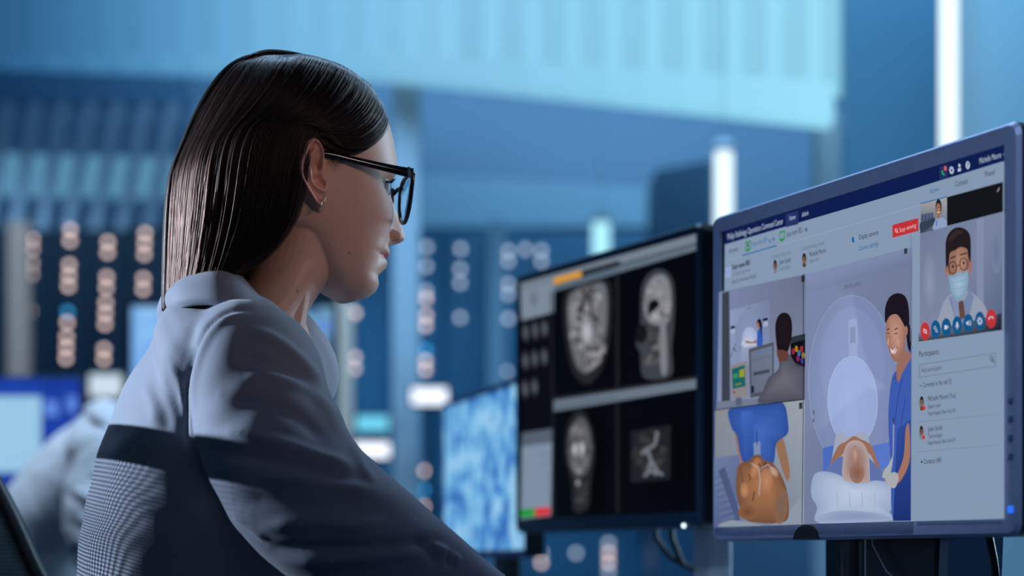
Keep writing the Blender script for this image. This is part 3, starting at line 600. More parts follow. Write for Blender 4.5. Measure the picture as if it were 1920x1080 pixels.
# --- scanner tile
c1.open('scanner_tile'); c1.clip = [(1530, 509), (1729, 455), (1725, 974), (1522, 984)]
c1.poly([(1530, 509), (1729, 455), (1724, 974), (1522, 984)], [(122, 134, 170), (112, 122, 152), (118, 128, 156), (112, 122, 154)])
c1.poly([(1530, 545), (1729, 485), (1729, 456), (1530, 509)], [(118, 130, 162), (108, 120, 150), (122, 134, 168), (128, 140, 178)])
c1.ell(1617, 715, 84, 168, (132, 146, 190), (122, 134, 172), 48); c1.ring(1617, 715, 84, 168, 1.2, (142, 154, 190), 60); c1.ell(1616, 680, 60, 110, (128, 142, 188), (128, 142, 182), 40)
c1.poly([(1609, 594), (1626, 590), (1626, 668), (1609, 672)], (144, 156, 194)); c1.poly([(1612, 608), (1622, 606), (1622, 636), (1612, 638)], (122, 134, 172))
c1._text('PHILIPS', 1603, 536, 1632, 529, 7.5, (88, 96, 118))
c1.ell(1616, 748, 47, 86, (150, 164, 212), (150, 166, 210), 48); c1.ring(1616, 748, 47, 86, 1.4, (164, 178, 214), 60); c1.ell(1615, 770, 34, 70, (156, 172, 216), (150, 166, 211), 40); c1.line([(1655, 810), (1650, 850)], 1, (120, 134, 170)); c1.ell(1543, 770, 2.5, 5, (96, 104, 124)); c1.ell(1543, 785, 2, 4, (96, 104, 124))
c1.poly([(1560, 838), (1580, 832), (1582, 875), (1560, 882)], (74, 106, 190)); c1.poly([(1650, 832), (1684, 824), (1684, 870), (1664, 880)], (86, 116, 196))
c1.curve([(1580, 850), (1584, 815), (1594, 806), (1610, 815), (1630, 806), (1644, 812), (1650, 840), (1660, 880), (1580, 880)], (156, 164, 184), 50)
c1.curve([(1570, 876), (1580, 850), (1590, 832), (1604, 824), (1618, 814), (1632, 820), (1650, 830), (1662, 860), (1670, 884), (1660, 876), (1650, 850), (1630, 840), (1600, 846), (1584, 868)], (150, 106, 86), 60)
c1.curve([(1562, 886), (1580, 862), (1600, 852), (1640, 852), (1660, 870), (1676, 890), (1660, 905), (1580, 900)], (94, 112, 168), 50)
c1.blob([(1538, 905), (1546, 886), (1566, 882), (1590, 888), (1612, 900), (1640, 900), (1664, 898), (1690, 905), (1706, 920), (1702, 938), (1684, 958), (1690, 974), (1555, 982), (1548, 950), (1538, 930)], (186, 200, 222), (148, 164, 196)); c1.blob([(1558, 964), (1600, 956), (1660, 960), (1684, 968), (1684, 972), (1558, 978)], (132, 148, 182), (150, 166, 196))
for k in range(4): c1.line([(1585+k*24, 920), (1588+k*23, 950)], 1.2, (152, 166, 196))
c1.blob([(1598, 896), (1598, 860), (1602, 836), (1612, 824), (1626, 822), (1638, 830), (1646, 850), (1648, 880), (1646, 902), (1622, 902)], (148, 110, 98), (176, 160, 162)); c1.ell(1624, 884, 14, 20, (132, 90, 76), (150, 114, 102)); c1.ell(1621, 848, 6, 16, (186, 152, 140), (156, 122, 112))
# nurse in blue
c1.curve([(1722, 620), (1726, 600), (1729, 640), (1729, 660)], (40, 34, 50))
c1.curve([(1692, 700), (1700, 688), (1706, 676), (1718, 668), (1729, 662), (1726, 974), (1692, 974), (1688, 880), (1684, 790), (1686, 740)], (60, 90, 172), 70)
c1.poly([(1700, 800), (1726, 780), (1725, 974), (1692, 974)], [(48, 76, 156), (46, 74, 152), (26, 46, 110), (28, 48, 112)]); c1.line([(1712, 700), (1703, 735), (1696, 790)], 1.4, (40, 64, 140)); c1.line([(1717, 740), (1706, 800)], 1.4, (44, 68, 146))
c1.curve([(1700, 682), (1704, 650), (1716, 648), (1728, 660), (1712, 690), (1703, 710)], (150, 106, 92), 40)
c1.blob([(1682, 600), (1684, 580), (1694, 572), (1708, 574), (1716, 590), (1718, 620), (1714, 650), (1704, 668), (1694, 668), (1686, 648), (1681, 626)], (190, 146, 128), (146, 104, 90)); c1.ell(1703, 634, 5, 9, (196, 146, 130), (180, 134, 118)); c1.ell(1686, 634, 3, 7, (200, 152, 136), (180, 136, 118))
c1.curve([(1680, 598), (1680, 570), (1688, 550), (1702, 542), (1716, 546), (1723, 562), (1725, 590), (1724, 620), (1728, 650), (1722, 644), (1718, 612), (1712, 596), (1702, 582), (1690, 584), (1684, 592)], (26, 20, 30), 80); c1.ell(1719, 612, 3, 9, (158, 110, 96))
c1.line([(1683, 611), (1688, 609)], 1.6, (40, 24, 26)); c1.line([(1697, 611), (1704, 607)], 1.6, (40, 24, 26)); c1.line([(1684, 618), (1688, 618)], 1.6, (44, 28, 30)); c1.line([(1697, 619), (1703, 617)], 1.6, (44, 28, 30)); c1.line([(1690, 622), (1688, 638), (1692, 640)], 1.3, (140, 92, 80)); c1.curve([(1688, 646), (1694, 650), (1702, 644), (1699, 655), (1692, 657)], (226, 216, 216)); c1.line([(1687, 645), (1694, 659), (1703, 643)], 1.3, (150, 62, 66))
c1.line([(1700, 690), (1697, 706), (1702, 700)], 1.2, (90, 66, 60)); c1.line([(1695, 790), (1694, 850)], 2.4, (140, 150, 180)); c1.ell(1695, 782, 1.6, 5, (54, 60, 80)); c1.poly([(1690, 862), (1696, 848), (1697, 884), (1690, 888)], (60, 90, 170))
c1.curve([(1724, 790), (1726, 840), (1722, 870), (1706, 900), (1696, 896), (1704, 880), (1714, 850), (1718, 800)], (160, 114, 92), 50); c1.curve([(1676, 880), (1686, 866), (1694, 850), (1690, 880), (1684, 892), (1674, 892)], (164, 170, 176)); c1.curve([(1680, 890), (1692, 882), (1702, 884), (1704, 896), (1696, 912), (1682, 904)], (166, 168, 172))
c1.poly([(1717, 457), (1723, 455.5), (1723, 467), (1717, 468.5)], (52, 56, 66))
c1.clip = None
c1.open('tile_divider'); c1.line([(1529, 509), (1527, 746), (1522, 984)], 1.2, (18, 24, 36)); c1.line([(1356, 769), (1526, 746)], 1.6, (16, 20, 30)); c1.line([(1730, 428), (1728, 632)], .8, (100, 112, 136))
c1.flush(); c1.name = None

# bezel details and stand of the big monitor
def in_monitor(mb, name, m, root, smooth=False): return mb.build(name, m, root, smooth)
nb = MB(); cx = w1*0.365; R = 0.0235
nb.add([(cx+R*math.cos(a), -0.0006, 0.0005+R*0.80*math.sin(a)*.78) for a in np.linspace(0, math.pi, 18)]+[(cx+R*math.cos(a), 0.001, 0.0005+R*.80*math.sin(a)*.78) for a in np.linspace(0, math.pi, 18)],
       [tuple(range(18))]+[(i, i+18, i+19, i+1) for i in range(17)])
in_monitor(nb, 'badge_notch', M_black, m1)
for k in range(4):
    in_monitor(MB().box(w1-.0125, w1-.0070, -.0012, .001, .064+.0155*k, .069+.0155*k, .0008), 'bezel_button', mat('button_blue', (.08, .14, .32), .4), m1)
in_monitor(MB().box(w1-.0130, w1-.0065, -.0012, .001, .0195, .0255, .0008), 'power_or_glint_dot', glow('power_blue', (0.02, 0.14, 0.9), 1.2), m1)
DESKZ = 0.735
zb = 0.8995-DESKZ    # monitor lower edge above the desk
M_gloss = mat('glossy_black', (0.004, 0.007, 0.014), 0.12)
st = MB()
n = 40
for i in range(n):   # ribbed column
    pass
prof = []
for i in range(49):
    t = i/48; x = w1*0.17+t*0.20; prof.append((x, 0.085-0.022*math.sin(t*math.pi)+0.0022*math.cos(t*2*math.pi*8)))
vs = [(x, y, -zb+.012) for x, y in prof]+[(x, y, .10) for x, y in prof]+[(x, .12, -zb+.012) for x, y in prof]+[(x, .12, .10) for x, y in prof]
N = len(prof)
st.add(vs, [(i, i+1, N+i+1, N+i) for i in range(N-1)]+[(2*N+i+1, 2*N+i, 3*N+i, 3*N+i+1) for i in range(N-1)]+[(0, N, 3*N, 2*N), (N-1, 2*N-1+2*N-N*1, 0+3*N+N-1, 2*N-1)][:1])
in_monitor(st, 'stand_column', M_gloss, m1)
in_monitor(MB().box(w1*.40, w1*.40+.010, .055, .075, -zb+.012, .04, .001), 'cable_cover', mat('cover_white', (.75, .70, .72), .4), m1)
in_monitor(MB().box(w1*.43, w1*.66, .045, .10, -zb+.012, .09, .004), 'stand_neck', M_black, m1)
in_monitor(MB().add([(w1*.66, .040, -zb+.012), (w1*.69, .040, -zb+.012), (w1*.715, .040, .05), (w1*.69, .040, .05), (w1*.66, .10, -zb+.012), (w1*.69, .10, -zb+.012), (w1*.715, .10, .05), (w1*.69, .10, .05)], [(0,1,2,3),(7,6,5,4),(0,4,5,1),(1,5,6,2),(2,6,7,3),(3,7,4,0)]), 'stand_rail', mat('rail_grey', (.20, .24, .30), .35, metal=.6), m1)
in_monitor(MB().box(w1*.10, w1*.80, .0, .20, -zb, -zb+.012, .003), 'stand_base', M_black, m1)
in_monitor(MB().tube([(w1*.45, .044, .03), (w1*.48, .038, -.005), (w1*.53, .036, -.030), (w1*.60, .038, -.05)], .0012, 8), 'cable', mat('cable_white', (.7, .72, .75), .4), m1, True)
in_monitor(MB().tube([(w1*.78, .05, .03), (w1*.81, .05, -.02), (w1*.80, .06, -.06), (w1*.76, .07, -.10), (w1*.74, .08, -zb+.015)], .0035, 10), 'power_cable', M_black, m1, True)

# ------------------------------------------------------------------ second monitor with the head scans
m2 = tag(empty('desktop_monitor'), 'dark framed monitor showing four greyscale head scans in the middle', 'monitor')
w2 = place(m2, gp(966, 2.834), gp(1314, 2.381), 0.9185); h2 = 0.3695
scr2, sw2, sh2 = monitor(m2, w2, h2, 0.010, 0.012, 0.012, 0.020, M_bezel_dark, M_black, depth=.03)
S2 = screen_mat('scan_pixels', 1.0)
c2 = Canvas([(980, 533), (1303, 436), (1299, 962), (966, 972)], sw2, sh2, S2, scr2, None)
c2.open('viewer_background'); c2.poly([(966, 972), (1299, 962), (1303, 436), (980, 533)], (4, 5, 8))
c2.open('viewer_toolbar')
c2.poly([(980, 533), (1303, 436), (1303, 452), (980, 549)], (116, 128, 142)); c2.poly([(980, 548), (1040, 530), (1038, 584), (980, 600)], (122, 136, 152)); c2.ell(1003, 560, 9, 18, (90, 104, 124), (120, 134, 150))
c2.poly([(1040, 522), (1090, 508), (1090, 520), (1040, 534)], (212, 150, 40)); c2.poly([(1090, 508), (1160, 488), (1160, 498), (1090, 518)], (30, 34, 40)); c2.poly([(1040, 534), (1303, 454), (1303, 466), (1040, 546)], (96, 110, 124)); c2.line([(1044, 537), (1150, 505)], 4, (70, 96, 110))
c2.open('thumbnail_strip')
c2.poly([(979, 600), (1035, 586), (1030, 800), (975, 808)], (8, 9, 12))
for r_ in range(3):
    for k in range(3 if r_ < 2 else 2): c2.ell(987+k*17-r_*2, 622+r_*52-k*4, 6, 17, (96, 102, 110), (40, 44, 50))
c2.open('tool_panel')
c2.poly([(975, 808), (1030, 800), (1023, 966), (967, 972)], (124, 140, 160)); c2.poly([(975, 808), (1030, 800), (1029, 826), (974, 834)], (84, 94, 110)); c2.line([(1008, 850), (1022, 848)], 2, (96, 110, 130)); c2.line([(1008, 868), (1020, 866)], 2, (96, 110, 130))
c2.poly([(968, 953), (994, 951), (994, 967), (967, 969)], (30, 150, 60)); c2.poly([(994, 951), (1022, 949), (1022, 965), (994, 967)], (206, 56, 58))
c2.open('view_divider')
c2.poly([(1033, 748), (1299, 706), (1299, 724), (1032, 768)], (104, 116, 130)); c2.poly([(1033, 742), (1299, 700), (1299, 706), (1033, 748)], (40, 40, 44)); c2.line([(1034, 760), (1150, 741)], 4, (78, 98, 108)); c2.line([(1155, 510), (1152, 728)], 6, (28, 30, 34)); c2.line([(1151, 750), (1148, 962)], 6, (26, 28, 32)); c2.line([(1036, 546), (1030, 966)], 3, (30, 34, 40))
rs = random.Random(3)
def blobs(n, x, y, rx, ry, lo, hi, s0, s1):
    for _ in range(n):
        a = rs.random()*6.28; q = math.sqrt(rs.random())*.9; g = rs.randint(lo, hi); base = (g, g, int(g*1.04))
        sx = rs.uniform(s0, s1); c2.ell(x+q*rx*math.cos(a), y+q*ry*math.sin(a), sx, sx*rs.uniform(1.1, 2.2), base, None, 10, rs.random()*2)
def scan(name): c2.open(name)
scan('axial_scan')
c2.curve([(1062, 548), (1100, 530), (1140, 526), (1144, 590), (1134, 660), (1114, 704), (1092, 716), (1070, 690), (1058, 620)], (34, 36, 40), 60); c2.curve([(1068, 556), (1100, 538), (1132, 532), (1136, 590), (1126, 652), (1108, 686), (1092, 696), (1076, 676), (1066, 620)], (104, 108, 114), 60)
blobs(60, 1101, 612, 34, 80, 84, 158, 3, 7); blobs(16, 1102, 622, 26, 70, 40, 70, 2, 4); c2.ell(1102, 620, 11, 26, (190, 194, 200), (128, 132, 138)); c2.line([(1092, 540), (1104, 560), (1116, 540)], 4, (30, 32, 36)); c2.line([(1098, 556), (1094, 586)], 5, (34, 36, 40)); c2.line([(1110, 556), (1112, 590)], 5, (34, 36, 40)); c2.line([(1100, 640), (1092, 690)], 2.4, (50, 52, 56))
scan('sagittal_scan')
c2.curve([(1202, 560), (1206, 530), (1222, 508), (1244, 504), (1260, 520), (1265, 560), (1262, 610), (1258, 650), (1256, 700), (1206, 704), (1200, 660), (1192, 640), (1200, 610)], (60, 64, 70), 70); c2.curve([(1208, 562), (1214, 534), (1228, 516), (1246, 514), (1256, 532), (1258, 566), (1252, 600), (1236, 606), (1216, 600), (1208, 580)], (126, 130, 136), 50)
blobs(34, 1234, 562, 22, 44, 90, 160, 3, 6); c2.curve([(1216, 582), (1220, 564), (1232, 558), (1238, 570), (1228, 580), (1222, 594)], (14, 14, 18), 30); c2.ell(1230, 590, 10, 10, (170, 174, 178), (130, 134, 140)); blobs(16, 1225, 650, 22, 40, 40, 110, 4, 8); c2.curve([(1198, 610), (1212, 606), (1216, 626), (1206, 640), (1196, 634)], (20, 20, 24), 30); c2.curve([(1240, 600), (1250, 604), (1252, 690), (1240, 690)], (120, 124, 130), 30)
scan('coronal_scan')
c2.curve([(1060, 850), (1064, 800), (1080, 770), (1096, 770), (1110, 800), (1114, 850), (1106, 900), (1100, 950), (1074, 958), (1070, 900)], (36, 38, 42), 60); c2.curve([(1066, 846), (1070, 806), (1084, 782), (1096, 782), (1106, 806), (1108, 846), (1100, 880), (1084, 892), (1070, 876)], (84, 88, 94), 50)
blobs(34, 1087, 838, 18, 48, 66, 120, 3, 6); c2.ell(1080, 840, 4, 14, (210, 214, 220), (140, 144, 150)); c2.ell(1093, 838, 4, 14, (210, 214, 220), (140, 144, 150)); c2.ell(1086, 880, 8, 8, (150, 154, 160), (90, 94, 100)); c2.ell(1084, 904, 4, 8, (190, 194, 200), (60, 62, 68)); blobs(10, 1086, 930, 14, 26, 40, 74, 3, 6)
scan('angiogram_scan')
c2.poly([(1186, 806), (1260, 794), (1258, 898), (1184, 904)], (30, 33, 38)); blobs(26, 1222, 850, 30, 44, 34, 62, 4, 9)
for P_ in ([(1236, 806), (1232, 830), (1216, 842), (1224, 862), (1218, 880)], [(1216, 838), (1206, 850)], [(1224, 862), (1236, 884), (1246, 890)], [(1210, 892), (1224, 880), (1234, 890)]): c2.line(P_, 6, (112, 118, 126))
c2.flush(); c2.name = None
in_monitor(MB().box(w2*.80, w2*.80+.040, .05, .085, -(.9185-DESKZ)+.012, .09, .004), 'stand_column', mat('stand_white', (.55, .60, .66), .4), m2)
in_monitor(MB().box(w2*.5, w2*1.08, .0, .16, -(.9185-DESKZ), -(.9185-DESKZ)+.012, .003), 'stand_base', mat('stand_white', (.5, .5, .5)), m2)
in_monitor(MB().ball((w2*.925, -.001, .0035), .0022, 12, 8), 'power_or_glint_dot', glow('screw_glint', (.75, .9, 1), 3), m2, True)  # highlight on a screw, painted as a glowing dot
for k in range(2):
    in_monitor(MB().tube([(w2*(.62+.08*k), .05, .05), (w2*(.62+.08*k), .05, -.01), (w2*(.66+.06*k), .06, -.035-.01*k), (w2*.74, .07, -.05), (w2*.80, .09, -.12), (w2*.80, .10, -.17)], .004, 10), 'cable', M_black, m2, True)

# ------------------------------------------------------------------ desk under the monitors
M_desk = mat('desk_top', (0.05, 0.08, 0.13), 0.35, noise=(5, .15))
dk = tag(empty('desk', (0.25, 2.1, 0)), 'dark desk that carries the front monitors', 'desk'); dinv = Matrix.Translation(-dk.location)
def dpart(mb, nm, m): o = mb.build(nm, m, dk); o.matrix_parent_inverse = dinv; return o
dpart(MB().box(-0.12, 0.95, 1.05, 3.05, DESKZ-.03, DESKZ, .004), 'desk_top', M_desk)
for x in (-.06, .89):
    for y in (1.12, 2.98): dpart(MB().box(x-.025, x+.025, y-.025, y+.025, 0, DESKZ-.03, .003), 'leg', M_black)
dpart(MB().box(.88, .90, 1.2, 2.9, .30, DESKZ-.03), 'modesty_panel', M_desk)

# ------------------------------------------------------------------ monitors further back
def sim_screen(name, cols, scale, stretch=(1, 1, 1), strength=1.0):
    m = bpy.data.materials.new(name); m.use_nodes = True; nt = m.node_tree; b = nt.nodes['Principled BSDF']
    b.inputs['Base Color'].default_value = (0.01, 0.01, 0.012, 1)
    tc = nt.nodes.new('ShaderNodeTexCoord'); mp = nt.nodes.new('ShaderNodeMapping'); mp.inputs['Scale'].default_value = stretch
    n = nt.nodes.new('ShaderNodeTexNoise'); n.inputs['Scale'].default_value = scale; n.inputs['Detail'].default_value = 5; n.inputs['Roughness'].default_value = .65
    r = nt.nodes.new('ShaderNodeValToRGB')
    nt.links.new(tc.outputs['Object'], mp.inputs[0]); nt.links.new(mp.outputs[0], n.inputs['Vector']); nt.links.new(n.outputs['Fac'], r.inputs[0])
    e = r.color_ramp.elements; e[0].position = cols[0][0]; e[0].color = (*srgb(cols[0][1]), 1); e[1].position = cols[-1][0]; e[1].color = (*srgb(cols[-1][1]), 1)
    for p, c in cols[1:-1]:
        q = e.new(p); q.color = (*srgb(c), 1)
    nt.links.new(r.outputs[0], b.inputs['Emission Color']); b.inputs['Emission Strength'].default_value = strength
    return m
def back_monitor(pl, Yl, pr, Yr, ptop_l, pbot_l, label, m_scr, bez, deskz=DESKZ, roll=0.0, m_bz=M_black, lit=None):
    root = tag(empty('desktop_monitor'), label, 'monitor', 'monitors in the back of the room')
    zt = W(0, ptop_l, Yl).z; z0 = W(0, pbot_l, Yl).z; h = zt-z0
    w = place(root, gp(pl, Yl), gp(pr, Yr), z0)
    scr, sw, sh = monitor(root, w, h, bez, bez, bez, bez*1.2, m_bz, M_black, depth=.03)
    scr.data.materials.clear(); scr.data.materials.append(m_scr)
    if lit:
        for (nm, u0, u1, v0, v1, g) in lit:
            q = mesh_obj(nm, [(u0*sw, -.0004, v0*sh), (u1*sw, -.0004, v0*sh), (u1*sw, -.0004, v1*sh), (u0*sw, -.0004, v1*sh)], [(0, 1, 2, 3)], g, scr)
    in_monitor(MB().box(w*.42, w*.58, .035, .06, -(z0-deskz)+.012, h*.4, .003), 'stand_neck', M_black, root)
    in_monitor(MB().box(w*.25, w*.75, -.02, .14, -(z0-deskz), -(z0-deskz)+.012, .003), 'stand_base', M_black, root)
    return root
S_map = sim_screen('map_screen', [(0.30, (18, 40, 110)), (0.42, (50, 110, 190)), (0.52, (110, 180, 225)), (0.62, (160, 205, 235)), (.75, (90, 130, 200))], 17, (1.0, 1, 1.0))
back_monitor(826, 3.55, 985, 2.98, 756, 1046, 'tilted looking monitor with a blurred blue map left of the scans', S_map, .010, m_bz=mat('bezel_royal', (.01, .03, .16), .4))
S_blue = sim_screen('pale_blue_screen', [(0.3, (50, 100, 225)), (0.5, (130, 185, 240)), (0.65, (190, 225, 242))], 4, (1, 1, .6))
back_monitor(238, 5.2, 400, 5.2, 566, 730, 'pale blue monitor peeking out left of the shoulder', S_blue, .012, deskz=DESKZ)
S_mix = sim_screen('mixed_screen', [(0.30, (10, 24, 34)), (0.46, (30, 70, 120)), (0.56, (120, 170, 200)), (0.7, (40, 70, 220))], 9, (1, 1, 1.2))
back_monitor(500, 5.0, 633, 5.0, 566, 800, 'dark blue monitor showing under the chin', S_mix, .012)
S_deep = sim_screen('deep_blue_screen', [(0.35, (10, 36, 120)), (0.6, (20, 66, 178))], 3)
back_monitor(-120, 4.6, 156, 4.6, 704, 925, 'royal blue monitor at lower left with a bright white window', S_deep, .006, lit=[('bright_window', .02, .72, .16, .84, glow('window_white', srgb((150, 196, 226)), 1.0)), ('round_icon', .74, .84, .66, .80, glow('icon_blue', srgb((90, 130, 220)), 1.0)), ('round_icon', .90, .97, .70, .84, glow('icon_blue', (1, 1, 1), 1))])
# status displays and signs glowing in the back
def light_bar(x0, x1, y0, y1, Y, c, s, label):
    a = W(x0, y1, Y); b = W(x1, y0, Y); r = (b.z-a.z)/2
    root = tag(empty('status_display', ((a.x+b.x)/2, Y, a.z)), label, 'display', 'small glowing displays in the back'); inv = Matrix.Translation(-root.location)
    for nm, mb, m in (('housing', MB().box(a.x-.01, b.x+.01, Y+.004, Y+.05, a.z-.01, b.z+.01, .006), M_dark), ('lit_face', MB().box(a.x, b.x, Y-.004, Y+.004, a.z, b.z, .003), glow('bar_%d_%d' % (x0, y0), srgb(c), s)), ('stand_pole', MB().tube([((a.x+b.x)/2, Y+.03, a.z-.01), ((a.x+b.x)/2, Y+.03, 0.012)], .012, 10), M_dark), ('stand_foot', MB().tube([((a.x+b.x)/2, Y+.03, 0), ((a.x+b.x)/2, Y+.03, 0.014)], .05, 20), M_dark)):
        o = mb.build(nm, m, root); o.matrix_parent_inverse = inv
light_bar(668, 728, 780, 808, 6.45, (110, 205, 235), 1.1, 'cyan glowing display above a white one beside the sleeve')
light_bar(664, 730, 830, 858, 6.3, (235, 242, 255), 1.5, 'lower white glowing display close to the sleeve')
light_bar(772, 838, 728, 758, 6.6, (235, 242, 255), 1.5, 'white glowing display left of the map monitor')
light_bar(168, 228, 702, 744, 5.9, (205, 222, 235), 1.0, 'pale glowing display between the royal blue monitor and the jacket')
bt = tag(empty('bench', (-.8, 5.6, 0)), 'long bench at the back that carries the blurred monitors', 'bench'); binv = Matrix.Translation(-bt.location)
for nm, mb in (('bench_top', MB().box(-2.1, 0.05, 4.45, 5.75, DESKZ-.03, DESKZ, .003)),)+tuple(('leg', MB().box(x-.03, x+.03, y-.03, y+.03, 0, DESKZ-.03)) for x in (-2.0, -.05) for y in (4.52, 5.68)):
    o = mb.build(nm, M_desk, bt); o.matrix_parent_inverse = binv
bt2 = tag(empty('bench', (-.05, 3.4, 0)), 'small side bench under the blurred map monitor', 'bench'); binv = Matrix.Translation(-bt2.location)
for nm, mb in (('bench_top', MB().box(-0.35, 0.45, 3.08, 3.95, DESKZ-.03, DESKZ, .003)),)+tuple(('leg', MB().box(x-.03, x+.03, y-.03, y+.03, 0, DESKZ-.03)) for x in (-.3, .4) for y in (3.13, 3.9)):
    o = mb.build(nm, M_desk, bt2); o.matrix_parent_inverse = binv
# ------------------------------------------------------------------ the woman: head, hair, jacket
YAW = math.radians(22); HD = 1.90
HO = W(560, 330, HD)
FWD = Vector((math.cos(YAW), math.sin(YAW), 0)); LEFT = Vector((-math.sin(YAW), math.cos(YAW), 0)); UPV = Vector((0, 0, 1))
CAMP = Vector((0, 0, CAMZ))
def hp(px, py, l=0.0):
    """photo point on the head's plane at lateral offset l -> head coordinates (forward, up)"""
    d = Vector(((px-CX)/FPX, 1, (HY-py)/FPX)); o = HO+LEFT*l
    t = (o-CAMP).dot(LEFT)/d.dot(LEFT); p = CAMP+d*t-o
    return (p.dot(FWD), p.z)
def HPW(f, l, u): return HO+FWD*f+LEFT*l+UPV*u
def tab(rows, l=0.0):
    a = np.array([hp(x, y, l) for x, y in rows]); o = np.argsort(a[:, 1]); return a[o]
def smooth_tab(t, us, k=7):
    v = np.interp(us, t[:, 1], t[:, 0])
    w = np.hanning(k+2)[1:-1]; w /= w.sum(); vp = np.pad(v, k//2, mode='edge'); return np.convolve(vp, w, 'valid')
front_px = [(560, 111), (612, 124), (655, 146), (688, 178), (708, 212), (722, 245), (731, 278), (735, 306), (736, 322), (731, 340), (726, 356), (724, 380), (722, 410), (719, 440), (717, 461), (717, 474), (714, 486), (708, 510), (703, 522), (704, 536), (696, 551), (680, 562), (655, 566)]
back_px = [(556, 111), (505, 124), (455, 150), (424, 185), (402, 225), (394, 265), (396, 305), (408, 350), (432, 395), (462, 425), (520, 450), (552, 480), (580, 515), (608, 545), (640, 566)]
ft, bt_ = tab(front_px), tab(back_px)
NU = 230
ulo, uhi = ft[0, 1], ft[-1, 1]
tt = np.linspace(0, 1, NU); us = ulo+(uhi-ulo)*(0.5-0.5*np.cos(math.pi*tt))
uni = np.linspace(ulo, uhi, 400)
Ff = lambda u: np.interp(u, uni, smooth_tab(ft, uni, 9)); Bf = lambda u: np.interp(u, uni, smooth_tab(bt_, uni, 15))
_u0, _u1 = hp(600, 0)[1], hp(600, 1000)[1]
uy = lambda y: _u0+(_u1-_u0)*np.asarray(y)/1000.0 if isinstance(y, np.ndarray) else float(_u0+(_u1-_u0)*y/1000.0)
wt = np.array([(uy(y), w) for y, w in [(566, .012), (556, .026), (540, .037), (515, .0465), (480, .0545), (440, .0615), (400, .067), (350, .0715), (300, .0745), (250, .0745), (205, .070), (165, .060), (140, .048), (122, .030), (111, .006)]]); wt = wt[np.argsort(wt[:, 0])]
wsm = np.convolve(np.pad(np.interp(uni, wt[:, 0], wt[:, 1]), 8, mode='edge'), np.hanning(19)[1:-1]/np.hanning(19)[1:-1].sum(), 'valid')
Wf = lambda u: np.interp(u, uni, wsm)
ct = np.array([(uy(y), hp(x, y)[0]) for x, y in [(655, 566), (645, 545), (622, 515), (605, 480), (590, 440), (575, 400), (562, 350), (552, 300), (548, 250), (548, 200), (550, 150), (556, 111)]]); ct = ct[np.argsort(ct[:, 0])]
Cf = lambda u: np.interp(u, ct[:, 0], ct[:, 1])
def half_width(f, u):
    """half width of the bare head at (f, u); 0 outside"""
    c = Cf(u); a = np.where(f > c, Ff(u)-c, c-Bf(u)); t = np.clip(np.abs(f-c)/np.maximum(a, 1e-4), 0, 1)
    return np.where((u > ulo) & (u < uhi), Wf(u)*(1-t**2.3)**(1/2.2), 0)
NT = 260
th = np.linspace(0, 2*math.pi, NT, endpoint=False)
th = th-0.35*np.sin(th)       # more columns across the face
G = lambda x, s: np.exp(-0.5*(x/s)**2)
def sgnpow(x, p): return np.sign(x)*np.abs(x)**p
nose_t = np.array([(uy(y), n/1947/math.cos(YAW), s) for y, n, s in [(y_-6, n_*1.04, s_) for y_, n_, s_ in [(470, 0, .010), (463, 3, .0115), (459, 14, .0120), (453, 30, .0115), (446, 38, .0100), (438, 38, .0088), (428, 34, .0078), (414, 28, .0072), (398, 21, .0068), (380, 13, .0064), (362, 6, .0062), (345, 1, .007), (335, 0, .008)]]]); nose_t = nose_t[np.argsort(nose_t[:, 0])]
hv = []
for u in us:
    c = Cf(u); af = Ff(u)-c; ab = c-Bf(u); w = Wf(u)
    ct_, st_ = np.cos(th), np.sin(th)
    ex = 2/2.25
    f = np.where(ct_ >= 0, c+af*sgnpow(ct_, ex), c+ab*sgnpow(ct_, ex)); l = w*sgnpow(st_, ex)
    fr = np.clip(ct_*1.6, 0, 1)                     # only the front of the face is sculpted
    y = 1
    d = np.interp(u, nose_t[:, 0], nose_t[:, 1])*np.exp(-(np.abs(l)/(1.25*np.interp(u, nose_t[:, 0], nose_t[:, 2])))**2.4)
    al = np.abs(l)
    du = lambda yy: (u-uy(yy))
    d = d-0.0085*G(al-.030, .0125)*G(du(352), .0085)          # eye sockets
    d = d+0.0030*G(al-.028, .014)*G(du(326), .0055)           # brow ridge
    d = d+0.0062*G(al-.040, .015)*G(du(408), .018)            # raised cheek
    d = d-0.0030*G(al-.029-.25*(uy(455)-u), .0045)*G(du(478), .013)   # smile fold
    d = d+0.0058*G(al, .018)*G(du(474-4*np.clip(al/.02, 0, 1)), .0040)     # upper lip
    d = d+0.0066*G(al, .0165)*G(du(496-6*np.clip(al/.02, 0, 1)), .0046)               # lower lip
    d = d-0.0052*G(al, .021)*G(du(484.5-7*np.clip(al/.022, 0, 1)), .0015)   # mouth line
    d = d-0.0040*G(al-.026, .005)*G(du(478), .0045)           # mouth corner
    d = d-0.0015*G(al, .018)*G(du(518), .004)
    d = d+0.0020*G(al, .014)*G(du(538), .008)                 # chin pad
    hv.append(np.stack([f+d*fr, l, np.full(NT, u)], 1))
hv = np.array(hv).reshape(-1, 3)
def world(h): return np.array(HO)+h[:, :1]*np.array(FWD)+h[:, 1:2]*np.array(LEFT)+h[:, 2:3]*np.array(UPV)
mbh = MB()
hw = world(hv); vs = [tuple(p) for p in hw]
fs = [(i*NT+k, i*NT+(k+1) % NT, (i+1)*NT+(k+1) % NT, (i+1)*NT+k) for i in range(NU-1) for k in range(NT)]
fs += [tuple(range(NT))[::-1], tuple((NU-1)*NT+k for k in range(NT))]
mbh.add(vs, fs)
# nostril wings
for s in (-1, 1):
    f_, u_ = hp(733, 446); mbh.ball(HPW(f_+.000, s*.0125, u_), (.0075, .0065, .0062), 16, 10)
